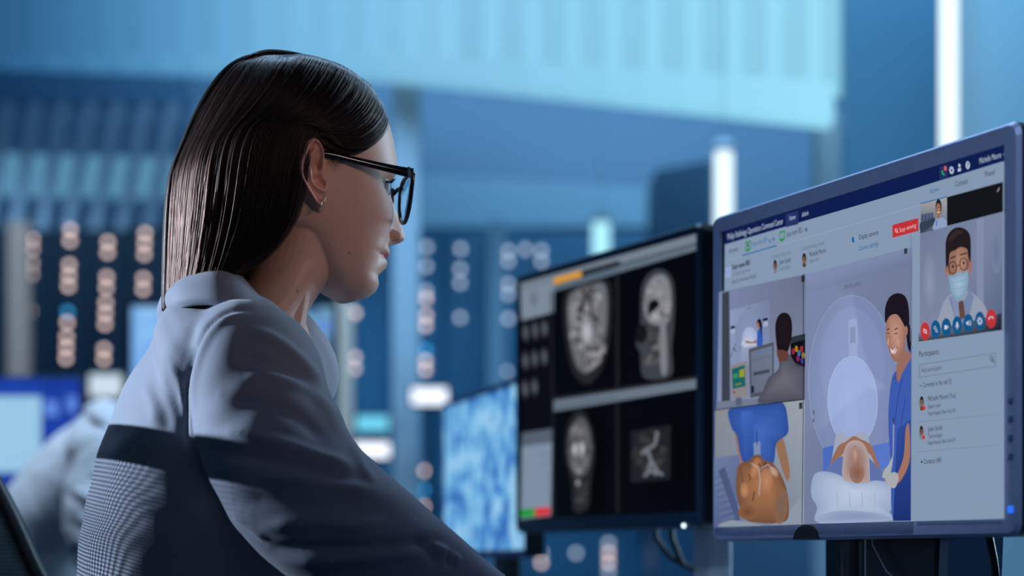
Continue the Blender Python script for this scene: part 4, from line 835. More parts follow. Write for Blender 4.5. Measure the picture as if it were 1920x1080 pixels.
# neck: centre pixels on the median plane, forward radius, side radius
neck = [((568, 370), .040, .052), ((566, 410), .046, .055), ((562, 445), .050, .0545), ((548, 500), .052, .0495), ((520, 550), .0545, .0515), ((488, 590), .057, .056), ((460, 628), .060, .060), ((452, 670), .070, .070), ((440, 720), .085, .100)]
nv = []; nn = 40
cs = np.array([hp(*c[0]) for c in neck]); rf = np.array([c[1] for c in neck]); rl = np.array([c[2] for c in neck])
S = np.linspace(0, len(neck)-1, 30)
for s in S:
    i = np.arange(len(neck)); f0 = np.interp(s, i, cs[:, 0]); u0 = np.interp(s, i, cs[:, 1]); a = np.interp(s, i, rf); b = np.interp(s, i, rl)
    for k in range(nn):
        t = 2*math.pi*k/nn; ff = a*math.cos(t)
        nv.append(HPW(f0+ff*0.93, b*math.sin(t), u0+ff*0.30))
nf = [(i*nn+k, (i+1)*nn+k, (i+1)*nn+(k+1) % nn, i*nn+(k+1) % nn) for i in range(len(S)-1) for k in range(nn)]+[tuple(range(nn)), tuple((len(S)-1)*nn+k for k in range(nn))[::-1]]
mbh.add(nv, nf)
# sternomastoid cord
a_, b_ = hp(590, 430, -.045), hp(500, 640, -.03)
for s in (-1, 1): mbh.capsule(HPW(a_[0], s*.040, a_[1]+.02), HPW(b_[0]+.020, s*.034, b_[1]), .012, .013, 12)
# ears: relief over an outline
EL = -0.0765
ear_out = [(586, 258), (597, 265), (605, 279), (607, 292), (606, 305), (608, 322), (613, 334), (617, 348), (615, 362), (613, 374), (614.5, 384), (611, 391), (604, 393), (596, 386), (586, 374), (575, 363), (565, 348), (558, 332), (555, 318), (557, 303), (563, 286), (573, 267)]
helix = [(603, 312), (605, 298), (604, 284), (597, 271), (586, 264), (575, 273), (567, 290), (561, 306), (560, 320), (563, 333), (570, 346), (579, 358), (591, 373), (601, 386)]
anti = [(588, 283), (579, 297), (577, 312), (579, 328), (585, 342), (594, 351), (604, 356)]
tragus = [(613, 338), (614, 350), (611, 358)]
def ear(side):
    E = spline(ear_out+ear_out[:1], 90)[:-1]; cen = np.array([588.0, 325.0]); NR = 30
    P = [cen]
    for r in range(1, NR+1):
        for e in E: P.append(cen+(e-cen)*(r/NR))
    P = np.array(P); rr = np.array([0]+[r/NR for r in range(1, NR+1) for _ in E])
    dh, ph = poly_dist(P, spline(helix, 60)); da, pa = poly_dist(P, spline(anti, 40)); dt, pt = poly_dist(P, tragus)
    h = 0.0010+0.0062*np.exp(-(dh/4.4)**2)*np.where(ph > .85, 1-(ph-.85)/.15*.5, 1)+0.0046*np.exp(-(da/4.6)**2)+0.0048*np.exp(-(dt/4.2)**2)
    h -= 0.0085*np.exp(-(((P[:, 0]-596)/9)**2+((P[:, 1]-336)/9)**2))          # concha
    h -= 0.0055*np.exp(-(((P[:, 0]-593)/7)**2+((P[:, 1]-312)/12)**2))
    h -= 0.0010*np.exp(-(((P[:, 0]-594)/6)**2+((P[:, 1]-286)/8)**2))
    h += 0.0040*np.exp(-(((P[:, 0]-605)/8)**2+((P[:, 1]-381)/9)**2))          # lobe
    h *= np.clip((1-rr)*9, 0.15, 1)
    back = np.clip((612-P[:, 0])/55, 0, 1)
    lat = 0.0015+0.011*back+h                                                   # pinna stands off towards the back
    fu = np.array([hp(x, y, EL) for x, y in P])
    base = np.array([half_width(f, u) for f, u in fu])
    L1 = np.clip(base, .0640, .0745)+lat; top = [HPW(f, side*q, u) for (f, u), q in zip(fu, L1)]
    bot = [HPW(f, side*.052, u) for (f, u) in fu[-len(E):]]
    n = len(E); fcs = [(0, 1+k, 1+(k+1) % n) for k in range(n)]
    for r in range(NR-1):
        fcs += [(1+r*n+k, 1+(r+1)*n+k, 1+(r+1)*n+(k+1) % n, 1+r*n+(k+1) % n) for k in range(n)]
    o = 1+(NR-1)*n; q = len(top)
    fcs += [(o+k, q+k, q+(k+1) % n, o+(k+1) % n) for k in range(n)]+[tuple(q+k for k in range(n))]
    mbh.add(top+bot, fcs)
ear(-1); ear(1)
head_me = remesh(mbh, 0.00105, 3, 0.5)
P = coords(head_me); R = P-np.array(HO); hf, hl, hu = R@np.array(FWD), R@np.array(LEFT), P[:, 2]-HO.z
# nostrils pushed in
for s in (-1, 1):
    f_, u_ = hp(738, 450); d2 = ((hf-f_)/.0060)**2+((hl-s*.0082)/.0038)**2+((hu-u_)/.0042)**2; P[:, 2] += 0.0055*np.exp(-d2)
set_coords(head_me, P)
pxl = to_px(P)
skin = np.tile(np.array([0.56, 0.335, 0.255]), (len(P), 1))
def blend(mask, c, a=1.0):
    global skin
    m = (np.clip(mask, 0, 1)*a)[:, None]; skin = skin*(1-m)+np.array(c)*m
hU = hu
ycen = uy(485)+(uy(478)-uy(485))*np.clip(np.abs(hl)/.022, 0, 1); thick = (uy(472)-uy(486))*np.clip(1.02-(np.abs(hl)/.0255)**2, .15, 1)
lipm = np.exp(-(np.clip(np.abs(hl)-.023, 0, 1)/.002)**2)*np.exp(-(((hu-ycen)/thick)**4))*(hf > hp(680, 480)[0])
blend(lipm, (0.40, 0.105, 0.105), .85)
blend(np.exp(-((hu-ycen)/.0011)**2)*np.exp(-(hl/.022)**6)*(hf > hp(680, 480)[0]), (0.10, 0.02, 0.02), .8)
for s in (-1, 1):
    f_, u_ = hp(736, 449); blend(np.exp(-((((hf-f_)/.0065)**2+((hl-s*.0085)/.0045)**2+((hu-u_)/.0042)**2)**2)), (0.035, 0.010, 0.008), .95)  # shade of the nostril hollow painted into the skin colour
    # brow
    ub = uy(327)+.0035*np.clip(1-((np.abs(hl)-.03)/.02)**2, -1, 1); blend(np.exp(-(((hu-ub)/.0026)**4))*np.exp(-(((hl-s*.030)/.017)**4))*(hf > .05), (0.03, 0.018, 0.014), .9)
earm = np.exp(-(((pxl[:, 0]-586)/30)**4+((pxl[:, 1]-325)/66)**4))*(np.abs(hl) > .066); blend(earm, (0.62, 0.27, 0.20), .65)
blend(np.exp(-(((hl+.04)/.02)**2+((hu-uy(425))/.016)**2))*(hf > .03), (0.60, 0.30, 0.24), .35)
for (x, y, r) in ((655, 474, 1.8), (558, 546, 2.0), (617, 458, 1.2), (466, 522, 2.2)):
    blend(np.exp(-(((pxl[:, 0]-x)**2+(pxl[:, 1]-y)**2)/r**2))*(hl < 0), (0.10, 0.045, 0.035), .9)   # moles
color_attr(head_me, skin)
M_skin = bpy.data.materials.new('skin'); M_skin.use_nodes = True; nt = M_skin.node_tree; b = nt.nodes['Principled BSDF']
at = nt.nodes.new('ShaderNodeAttribute'); at.attribute_name = 'Col'; nz = nt.nodes.new('ShaderNodeTexNoise'); nz.inputs['Scale'].default_value = 420; nz.inputs['Detail'].default_value = 4
bp = nt.nodes.new('ShaderNodeBump'); bp.inputs['Strength'].default_value = .18; bp.inputs['Distance'].default_value = .0006
tcn = nt.nodes.new('ShaderNodeTexCoord'); nt.links.new(tcn.outputs['Object'], nz.inputs['Vector']); nt.links.new(nz.outputs['Fac'], bp.inputs['Height']); nt.links.new(bp.outputs['Normal'], b.inputs['Normal'])
nt.links.new(at.outputs['Color'], b.inputs['Base Color']); b.inputs['Roughness'].default_value = .48; b.inputs['Specular IOR Level'].default_value = .4
b.inputs['Subsurface Weight'].default_value = .12; b.inputs['Subsurface Radius'].default_value = (1, .3, .2); b.inputs['Subsurface Scale'].default_value = .006

# ------------------------------------------------------------------ body under the clothes, jacket
TY = math.radians(20); TF = Vector((math.cos(TY), math.sin(TY), 0)); TL = Vector((-math.sin(TY), math.cos(TY), 0)); TC = 1.92
rows = [  # photo y, left outline x, half depth, half breadth
 (592, 312, .045, .080), (612, 292, .060, .105), (640, 268, .068, .140), (680, 241, .081, .158), (720, 221, .088, .164), (760, 203, .095, .166), (800, 188, .100, .166), (850, 172, .106, .164), (900, 164, .111, .163),
 (950, 155, .114, .160), (1000, 146, .124, .156), (1050, 143, .121, .152), (1100, 142, .118, .150), (1200, 160, .118, .152), (1300, 168, .128, .165), (1400, 172, .135, .175), (1470, 180, .13, .17)]
def torso(mb, grow=0.0, rows=rows, n=64):
    vs = []
    zz = [W(0, r[0], TC).z for r in rows]
    S = np.linspace(0, len(rows)-1, 60); idx = np.arange(len(rows))
    for s in S:
        y = np.interp(s, idx, [r[0] for r in rows]); x = np.interp(s, idx, [r[1] for r in rows]); a = np.interp(s, idx, [r[2] for r in rows])+grow; b_ = np.interp(s, idx, [r[3] for r in rows])+grow
        e = ((a*math.cos(TY))**1.67+(b_*math.sin(TY))**1.67)**(1/1.67); X = (x-CX)/FPX*TC+e-grow-.004
        c = Vector((X, TC, W(0, y, TC).z))
        for k in range(n):
            t = 2*math.pi*k/n; q = 2/2.5
            vs.append(c+TF*(a*sgnpow(math.cos(t), q))+TL*(b_*sgnpow(math.sin(t), q)))
    m = len(S)
    fs = [(i*n+k, (i+1)*n+k, (i+1)*n+(k+1) % n, i*n+(k+1) % n) for i in range(m-1) for k in range(n)]+[tuple(range(n)), tuple((m-1)*n+k for k in range(n))[::-1]]
    mb.add(vs, fs)
def mirror_t(p):   # across the torso's median plane through the neck base
    o = Vector(((452-CX)/FPX*TC, TC, 0)); ml = Vector((-math.sin(.26), math.cos(.26), 0)); d = (Vector(p)-o).dot(ml); return Vector(p)-ml*(2*d)
arm_px = [((464, 668), 1.782, .052), ((480, 700), 1.762, .0585), ((500, 795), 1.744, .0635), ((541, 892), 1.718, .0645), ((632, 985), 1.70, .0625), ((738, 1058), 1.71, .0575), ((845, 1128), 1.745, .0480), ((950, 1180), 1.79, .0400)]
arm = [(W(x, y, Y), r) for (x, y), Y, r in arm_px]
armL = [(mirror_t(p)+Vector((0.03, 0, 0)), r) for p, r in arm]
def arm_tube(mb, a, k=1.0, extra=0.0, n=36):
    pts = spline([tuple(p) for p, r in a], 60); rr = np.interp(np.linspace(0, len(a)-1, 60), np.arange(len(a)), [r*k for p, r in a])
    mb.tube([Vector(p) for p in pts], list(rr), n); mb.ball(pts[0], rr[0], 20, 14)
jk = MB(); torso(jk)
for A in (arm, armL): arm_tube(jk, A)
nb0, nb1 = W(440, 628, 1.90), W(466, 668, 1.77)
jk.capsule(nb0, nb1, .048, .052); jk.capsule(mirror_t(nb0), mirror_t(nb1), .048, .052)
jk.capsule(W(440, 640, 1.92), W(500, 700, 1.93), .07, .07)
jk.capsule(W(380, 642, 1.85), W(402, 690, 1.80), .047, .05)
jme = remesh(jk, 0.0034, 9, 0.6)
P = coords(jme); Nn = normals(jme); px = to_px(P)
facing = np.clip(-(Nn[:, 1])*2.0+0.25, 0, 1)*(P[:, 1] < 1.93)
disp = np.zeros(len(P))
def cp(l): return [(120+x/1.8, 480+y/1.8) for x, y in l]
folds = [  # crop polyline, half width px, height m
 (cp([(600, 250), (690, 275), (770, 330), (840, 400), (890, 470)]), 11, .0046), (cp([(560, 330), (680, 360), (790, 420), (880, 510)]), 13, -.0034),
 (cp([(600, 410), (720, 412), (820, 450), (900, 530), (960, 640)]), 11, .0048), (cp([(520, 470), (660, 500), (800, 550), (900, 640)]), 15, -.0035),
 (cp([(460, 590), (600, 600), (760, 640), (900, 690), (990, 720)]), 12, .0048), (cp([(470, 660), (640, 680), (800, 715), (960, 760)]), 14, -.0040),
 (cp([(640, 760), (800, 752), (940, 780), (1070, 800)]), 12, .0044), (cp([(560, 820), (720, 830), (900, 840), (1080, 850)]), 16, -.0030),
 (cp([(650, 920), (800, 900), (950, 910), (1120, 900)]), 13, .0036), (cp([(680, 985), (850, 985), (1050, 980), (1200, 965), (1290, 960)]), 10, -.0050), (cp([(700, 1025), (900, 1030), (1100, 1010), (1230, 1000)]), 13, .0040),
 (cp([(1180, 940), (1240, 1000), (1262, 1060)]), 9, -.0045), (cp([(1230, 960), (1290, 1005), (1340, 1040)]), 8, .0040), (cp([(1290, 1000), (1310, 1050)]), 7, -.005), (cp([(900, 460), (960, 600), (1010, 720), (1060, 780)]), 9, .0030),
 (cp([(640, 178), (560, 190), (500, 225), (455, 290), (428, 370), (415, 470), (413, 560), (420, 625), (432, 645)]), 4.5, -.0030), (cp([(650, 195), (570, 208), (515, 245), (472, 305), (446, 380), (432, 470), (430, 560), (438, 620)]), 7, .0028),
 (cp([(330, 380), (370, 470), (395, 560), (400, 620)]), 9, -.0016), (cp([(350, 350), (392, 430), (404, 520)]), 7, .0016), (cp([(270, 420), (300, 500), (310, 580)]), 11, .0018), (cp([(300, 440), (338, 520), (350, 600)]), 10, -.0014),
 (cp([(432, 650), (470, 760), (540, 860), (610, 920), (690, 980)]), 6, -.0040), (cp([(560, 870), (620, 920), (690, 965)]), 7, .0035), (cp([(230, 330), (210, 450), (170, 560)]), 14, .0020)]
for line, wd, hgt in folds:
    d, par = poly_dist(px, spline(line, 40)); disp += hgt*np.exp(-(d/wd)**2)*np.clip(np.minimum(par, 1-par)*5, 0.05, 1)*facing
disp += 0.0011*np.sin(P[:, 0]*60+3*np.sin(P[:, 2]*34))*np.sin(P[:, 2]*47+2*np.sin(P[:, 0]*40))
set_coords(jme, P+Nn*disp[:, None])
for v_, n_ in (('s', 1),):
    pass
M_jacket = bpy.data.materials.new('jacket_cloth'); M_jacket.use_nodes = True; nt = M_jacket.node_tree; b = nt.nodes['Principled BSDF']
b.inputs['Base Color'].default_value = (0.235, 0.25, 0.30, 1); b.inputs['Roughness'].default_value = .78; b.inputs['Sheen Weight'].default_value = .25; b.inputs['Sheen Roughness'].default_value = .4; b.inputs['Specular IOR Level'].default_value = .25
tcn = nt.nodes.new('ShaderNodeTexCoord'); wv = nt.nodes.new('ShaderNodeTexNoise'); wv.inputs['Scale'].default_value = 900; wv.inputs['Detail'].default_value = 2
mp = nt.nodes.new('ShaderNodeMapping'); mp.inputs['Scale'].default_value = (1, 1, .35); nt.links.new(tcn.outputs['Object'], mp.inputs[0]); nt.links.new(mp.outputs[0], wv.inputs['Vector'])
bp = nt.nodes.new('ShaderNodeBump'); bp.inputs['Strength'].default_value = .2; bp.inputs['Distance'].default_value = .0005; nt.links.new(wv.outputs['Fac'], bp.inputs['Height']); nt.links.new(bp.outputs['Normal'], b.inputs['Normal'])

woman = tag(empty('person', (W(300, 0, TC).x+.05, TC, 0.0)), 'woman in a grey blazer with long dark hair and black glasses facing the monitors', 'person')
winv = Matrix.Translation(-woman.location)
def wpart(o, par=woman):
    o.parent = par; o.matrix_parent_inverse = winv if par is woman else Matrix.Identity(4); return o
jacket = wpart(obj_from(jme, 'blazer', M_jacket)); jacket['label'] = 'grey tailored blazer'
# body core joined to the fine head so that it is one mesh
core = MB(); torso(core, -.012)
for A in (arm, armL): arm_tube(core, A, .62)
def hand(mb, wrist, fw, rt, up):
    """relaxed right/left hand: palm and five fingers along fw; rt points to the thumb side"""
    c = wrist+fw*.05
    for k in range(4):
        o = (k-1.5)*.019; base = wrist+fw*.09-rt*o; L = [.068, .076, .072, .056][3-k] if True else .07
        mb.capsule(wrist+fw*.012-rt*o*.6, base, .013, .0105, 12)
        p1 = base+fw*L*.45-up*.004; p2 = p1+fw*L*.3-up*.012; p3 = p2+fw*L*.22-up*.012
        mb.capsule(base, p1, .0098, .0088, 12); mb.capsule(p1, p2, .0088, .008, 12); mb.capsule(p2, p3, .008, .0068, 12)
    t0 = wrist+fw*.03+rt*.026; t1 = t0+fw*.032+rt*.022-up*.006; t2 = t1+fw*.028+rt*.006-up*.006
    mb.capsule(wrist+fw*.01+rt*.012, t0, .014, .0125, 12); mb.capsule(t0, t1, .0125, .0105, 12); mb.capsule(t1, t2, .0105, .008, 12)
for A, sd in ((arm, 1), (armL, -1)):
    e = A[-1][0]; w0 = Vector((e.x+.0, e.y, DESKZ+.034)); w0 = e+(Vector((.06, .03, DESKZ+.032-e.z))); core.capsule(e, w0, .026, .023, 16)
    fw = Vector((.95, .30, -.02)).normalized(); rt = Vector((-fw.y, fw.x, 0))*sd; hand(core, w0, fw, rt, Vector((0, 0, 1)))
hip = W(300, 1400, TC)
hx = hip.x+.02; HZ = .565
for s in (-1, 1):
    h0 = Vector((hx, TC, HZ))+TL*(.09*s); kn = h0+TF*.43+TL*(.03*s)+Vector((0, 0, -.03)); an = Vector((kn.x+.02, kn.y, .085)); core.capsule(h0, kn, .068, .052, 20); core.capsule(kn, an, .05, .034, 20)
    core.capsule(an, an+TF*.12+Vector((0, 0, -.04)), .032, .026, 14)
cme = remesh(core, 0.0045, 3)
color_attr(cme, np.tile([0.56, 0.335, 0.255], (len(cme.vertices), 1)))
bm = bmesh.new(); bm.from_mesh(head_me); bm.from_mesh(cme); body_me = bpy.data.meshes.new('body'); bm.to_mesh(body_me); bm.free(); body_me.shade_smooth()
body = wpart(obj_from(body_me, 'body', M_skin)); body['label'] = 'head, neck and hands of the woman'
tr_ = MB()
for s in (-1, 1):
    h0 = Vector((hx, TC, HZ))+TL*(.09*s); kn = h0+TF*.43+TL*(.03*s)+Vector((0, 0, -.03)); an = Vector((kn.x+.02, kn.y, .12)); tr_.capsule(h0, kn, .083, .066, 20); tr_.capsule(kn, an, .066, .056, 20)
tr_.capsule(Vector((hx, TC, HZ+.01))+TL*.08, Vector((hx, TC, HZ+.01))-TL*.08, .095, .095, 20)
wpart(obj_from(remesh(tr_, .006, 4), 'trousers', mat('trouser_navy', (.02, .025, .045), .8)))
for s in (-1, 1):
    h0 = Vector((hx, TC, HZ))+TL*(.09*s); kn = h0+TF*.43+TL*(.03*s); an = Vector((kn.x+.02, kn.y, .05)); mb = MB(); mb.capsule(an-TF*.03, an+TF*.15-Vector((0, 0, .012)), .042, .034, 18); mb.capsule(an, an+Vector((0, 0, .06)), .04, .04, 18)
    o = obj_from(remesh(mb, .005, 2), 'shoe', M_black); wpart(o)

# collar: fold line above, spread edge below, wrapped round the neck
ctop = [((334, 556), 1.904), ((350, 528), 1.880), ((374, 504), 1.858), ((408, 496), 1.842), ((438, 508), 1.838), ((466, 540), 1.842), ((492, 577), 1.858)]
cbot = [((319, 592), 1.902), ((326, 580), 1.850), ((346, 566), 1.806), ((392, 561), 1.780), ((436, 568), 1.772), ((470, 579), 1.777), ((500, 592), 1.80)]
A = spline([tuple(W(*p, Y)) for p, Y in ctop], 40); Bc = spline([tuple(W(*p, Y)) for p, Y in cbot], 40)
Am = np.array([mirror_t(p) for p in A])[::-1]; Bm = np.array([mirror_t(p) for p in Bc])[::-1]
Ar = np.vstack([Am[:-4], A[4:]]); Br = np.vstack([Bm[:-4], Bc[4:]])
inner = Ar*0.96+np.array(W(448, 600, 1.90))*0.04+np.array([0, 0, -.012])
low_in = Ar*.86+np.array(W(448, 640, 1.90))*.14+np.array([0, 0, -.045])
rings = [low_in, inner, Ar+np.array([0, 0, -.0015])]
for t in np.linspace(0.06, 1, 12):
    q = Ar*(1-t)+Br*t; c0 = np.array(W(448, 600, 1.90)); o_ = q-c0; o_[:, 2] = 0; o_ /= np.linalg.norm(o_, axis=1)[:, None]; rings.append(q+o_*(.010*math.sin(t*math.pi)+.004))
rings.append(Br*.975+np.array(W(448, 600, 1.90))*.025+np.array([0, 0, -.004]))
nc = len(Ar); V = np.vstack(rings); Fq = [(i*nc+k, i*nc+k+1, (i+1)*nc+k+1, (i+1)*nc+k) for i in range(len(rings)-1) for k in range(nc-1)]
collar = mesh_obj('collar', V, Fq, M_jacket, None, True); collar.parent = jacket; collar.matrix_parent_inverse = Matrix.Identity(4)
md = collar.modifiers.new('thickness', 'SOLIDIFY'); md.thickness = .003; md.offset = -1; md2 = collar.modifiers.new('sub', 'SUBSURF'); md2.levels = 1; md2.render_levels = 1

# ------------------------------------------------------------------ eyes, earring
for s in (-1, 1):
    f_, u_ = hp(722, 353, -.03); c = HPW(f_-.0065, s*.031, u_)
    e = MB().ball(c, .0118, 24, 16).build('eyeball', mat('eye_white', (.75, .72, .70), .15), None, True); wpart(e)
    gz = (FWD+Vector((0, 0, -.15))).normalized(); q = gz.to_track_quat('Z', 'Y')
    dv = [c+q@Vector((.0056*math.cos(t), .0056*math.sin(t), .0108)) for t in np.linspace(0, 6.283, 20, endpoint=False)]+[c+gz*.0121]
    ir = mesh_obj('iris', dv, [(k, (k+1) % 20, 20) for k in range(20)], mat('iris_brown', (.03, .015, .01), .1)); ir.parent = e; ir.matrix_parent_inverse = Matrix.Identity(4)
    lash = MB()
    for k in range(22):
        t = k/21; l_ = s*(.018+.027*t); bow = math.sin(math.pi*t); p0 = HPW(f_+.0005+.0052*bow-.004*t, l_, u_+.0030+.0022*bow); lash.tube([p0, p0+FWD*.0035+UPV*.001, p0+FWD*.006+UPV*.0035+LEFT*(s*.002*t)], [.0005, .0004, .0001], 5)
    lash.tube([HPW(f_+.0003+.0054*math.sin(math.pi*t)-.004*t, s*(.017+.029*t), u_+.0030+.0024*math.sin(math.pi*t)) for t in np.linspace(0, 1, 14)], .0011, 6)
    wpart(lash.build('eyelashes', M_black, None, True))
M_gold = mat('earring_metal', (.85, .72, .5), .2, metal=1.0)
fe, ue = hp(611, 376, -.085)
wpart(MB().tube([HPW(fe-.001+.0012*math.cos(t), -.0795-.0042*math.sin(t)*1.0, ue+.0046*math.cos(t)) for t in np.linspace(0, 6.283, 20)], .0006, 8).build('earring', M_gold, None, True))
# ------------------------------------------------------------------ hair
def h2(pts, l=0.0): return np.array([hp(x, y, l) for x, y in pts])
Bc_ = spline(np.array([hp(x, y, l) for x, y, l in [(706, 207, 0), (712, 232, -.018), (702, 264, -.040), (678, 285, -.056), (648, 291, -.066), (615, 279, -.073), (592, 260, -.077), (575, 272, -.080), (563, 312, -.080), (554, 362, -.080), (538, 415, -.078), (508, 462, -.074), (472, 498, -.068), (442, 516, -.062)]]), 120)
Ac_ = spline(h2([(470, 104), (425, 130), (392, 172), (366, 220), (344, 272), (325, 322), (317, 372), (313, 440), (311, 510), (310, 555), (311, 582)]), 120)
def arclen(c, n=120):
    d = np.r_[0, np.cumsum(np.linalg.norm(np.diff(c, axis=0), axis=1))]; d /= d[-1]; return np.stack([np.interp(np.linspace(0, 1, n), d, c[:, k]) for k in range(2)], 1)
Bc_, Ac_ = arclen(Bc_), arclen(Ac_)
Sc_ = arclen(spline(h2([(706, 207), (700, 186), (686, 163), (660, 146), (618, 126), (560, 108), (510, 100), (470, 104)]), 120))
Ec_ = arclen(spline(h2([(440, 516), (410, 530), (370, 552), (335, 570), (311, 582)]), 120))
Bc_[0] = Sc_[0]; Ec_[0] = Bc_[-1]
GI = np.linspace(0, 1, 120)
def at1(c, t): return np.stack([np.interp(t, GI, c[:, 0]), np.interp(t, GI, c[:, 1])], -1)
def sl(t): return t
def hair_fu(s, w):
    s = np.asarray(s, float); w = np.asarray(w, float); s_, w_ = s[..., None], w[..., None]
    p = (1-w_)*at1(Bc_, s)+w_*at1(Ac_, s)+(1-s_)*at1(Sc_, w)+s_*at1(Ec_, w)
    return p-((1-s_)*(1-w_)*Bc_[0]+(1-s_)*w_*Ac_[0]+s_*(1-w_)*Bc_[-1]+s_*w_*Ac_[-1])
LM = np.array([(0, .0), (.25, .060), (.40, .078), (.55, .080), (.70, .074), (.85, .066), (1, .058)])
def cap_width(f, u, g=.0095):
    """half width of the skull grown by the thickness of the hair"""
    uc = np.clip(u, ulo, uhi-.0005); c = Cf(uc); top = np.clip((u-(uhi-.03))/.04, 0, 1)
    a = np.where(f > c, Ff(uc)-c, c-Bf(uc))+g+top*.012; t = np.clip(np.abs(f-c)/a, 0, 1); hz = np.clip((uhi+g-u)/(g+.03), 0, 1)
    w = np.maximum(Wf(np.minimum(uc, uhi-.03)), .0)+g*.75
    return np.where(u > uy(470), w*(1-t**2.3)**(1/2.2)*np.sqrt(1-(1-hz)**2), 0)
def sstep(x): x = np.clip(x, 0, 1); return x*x*(3-2*x)
def hair_L(s, w):
    fu = hair_fu(s, w); f, u = fu[..., 0], fu[..., 1]
    prof = np.interp(s, LM[:, 0], LM[:, 1])*(1-w**2.6)**.5*np.maximum(sstep((s-.20)/.35), sstep((w-.45)/.45))
    L = np.maximum(prof, cap_width(f, u, .0025+.007*sstep(w*3.2)))
    hug = sstep(1-w*6)*sstep(1-(s-.46)*8)
    L = L*(1-hug)+np.where(half_width(f, u) > .001, half_width(f, u)+.0018, L)*hug
    return np.minimum(L, .002+.19*np.sqrt(np.maximum(s, 0)))
_gs, _gw = np.meshgrid(np.linspace(0, 1, 121), np.linspace(0, 1, 101), indexing='ij')
_L = hair_L(_gs, _gw); _L[:, -1] = 0; _L[0, :] = 0
_fix = _L.copy(); _keep = sstep(1-_gw*8)
for _ in range(160):
    q = np.pad(_L, 1, mode='edge'); _L = .25*(q[:-2, 1:-1]+q[2:, 1:-1]+q[1:-1, :-2]+q[1:-1, 2:])
    _L[:, -1] = 0; _L[0, :] = 0; _L = _L*(1-_keep)+_fix*_keep
    _fl = np.where((half_width(*np.moveaxis(hair_fu(_gs, _gw), -1, 0)) > .001), half_width(*np.moveaxis(hair_fu(_gs, _gw), -1, 0))+.003, 0) if _ == 0 else _fl
    _L = np.maximum(_L, np.where(_gw > .12, _fl, 0)*(_gs > .02))
def bil(T, s, w):
    x = np.clip(s, 0, 1)*(T.shape[0]-1); y = np.clip(w, 0, 1)*(T.shape[1]-1); i = np.minimum(x.astype(int), T.shape[0]-2); j = np.minimum(y.astype(int), T.shape[1]-2); a = x-i; b = y-j
    return T[i, j]*(1-a)*(1-b)+T[i+1, j]*a*(1-b)+T[i, j+1]*(1-a)*b+T[i+1, j+1]*a*b
def groove(s, w):
    return (.0008*np.sin(w*95+2.0*s)+.0007*np.sin(w*171+3.5*s+1)+.0007*np.sin(w*263+5*s+2))*sstep((s-.04)*2.4)*sstep(w*9)*(.45+.55*sstep((w-.3)*3))
def hair_pt(s, w, side, lift=0.0):
    s = np.asarray(s, float); w = np.asarray(w, float); fu = hair_fu(s, w); f, u = fu[..., 0], fu[..., 1]
    Lz = side*(bil(_L, s, w)+groove(s, w)+lift)
    return np.array(HO)+f[..., None]*np.array(FWD)+Lz[..., None]*np.array(LEFT)+u[..., None]*np.array(UPV)
M_hair = bpy.data.materials.new('hair_dark'); M_hair.use_nodes = True; b = M_hair.node_tree.nodes['Principled BSDF']
b.inputs['Base Color'].default_value = (0.006, 0.004, 0.0035, 1); b.inputs['Roughness'].default_value = .6; b.inputs['Specular IOR Level'].default_value = .12
ns, nw = 90, 160
V = []; Fq = []
for side in (-1, 1):
    s, w = np.meshgrid(np.linspace(0, 1, ns), np.linspace(0, 1, nw), indexing='ij'); q = hair_pt(s, w, side, -.0065).reshape(-1, 3); k0 = len(V); V += [tuple(x) for x in q]
    Fq += [(k0+i*nw+j, k0+(i+1)*nw+j, k0+(i+1)*nw+j+1, k0+i*nw+j+1) for i in range(ns-1) for j in range(nw-1)]
hair = wpart(mesh_obj('hair', V, Fq, M_hair, None, True)); hair['label'] = 'long straight dark brown hair tucked behind the ear'
md = hair.modifiers.new('thickness', 'SOLIDIFY'); md.thickness = .006; md.offset = 0
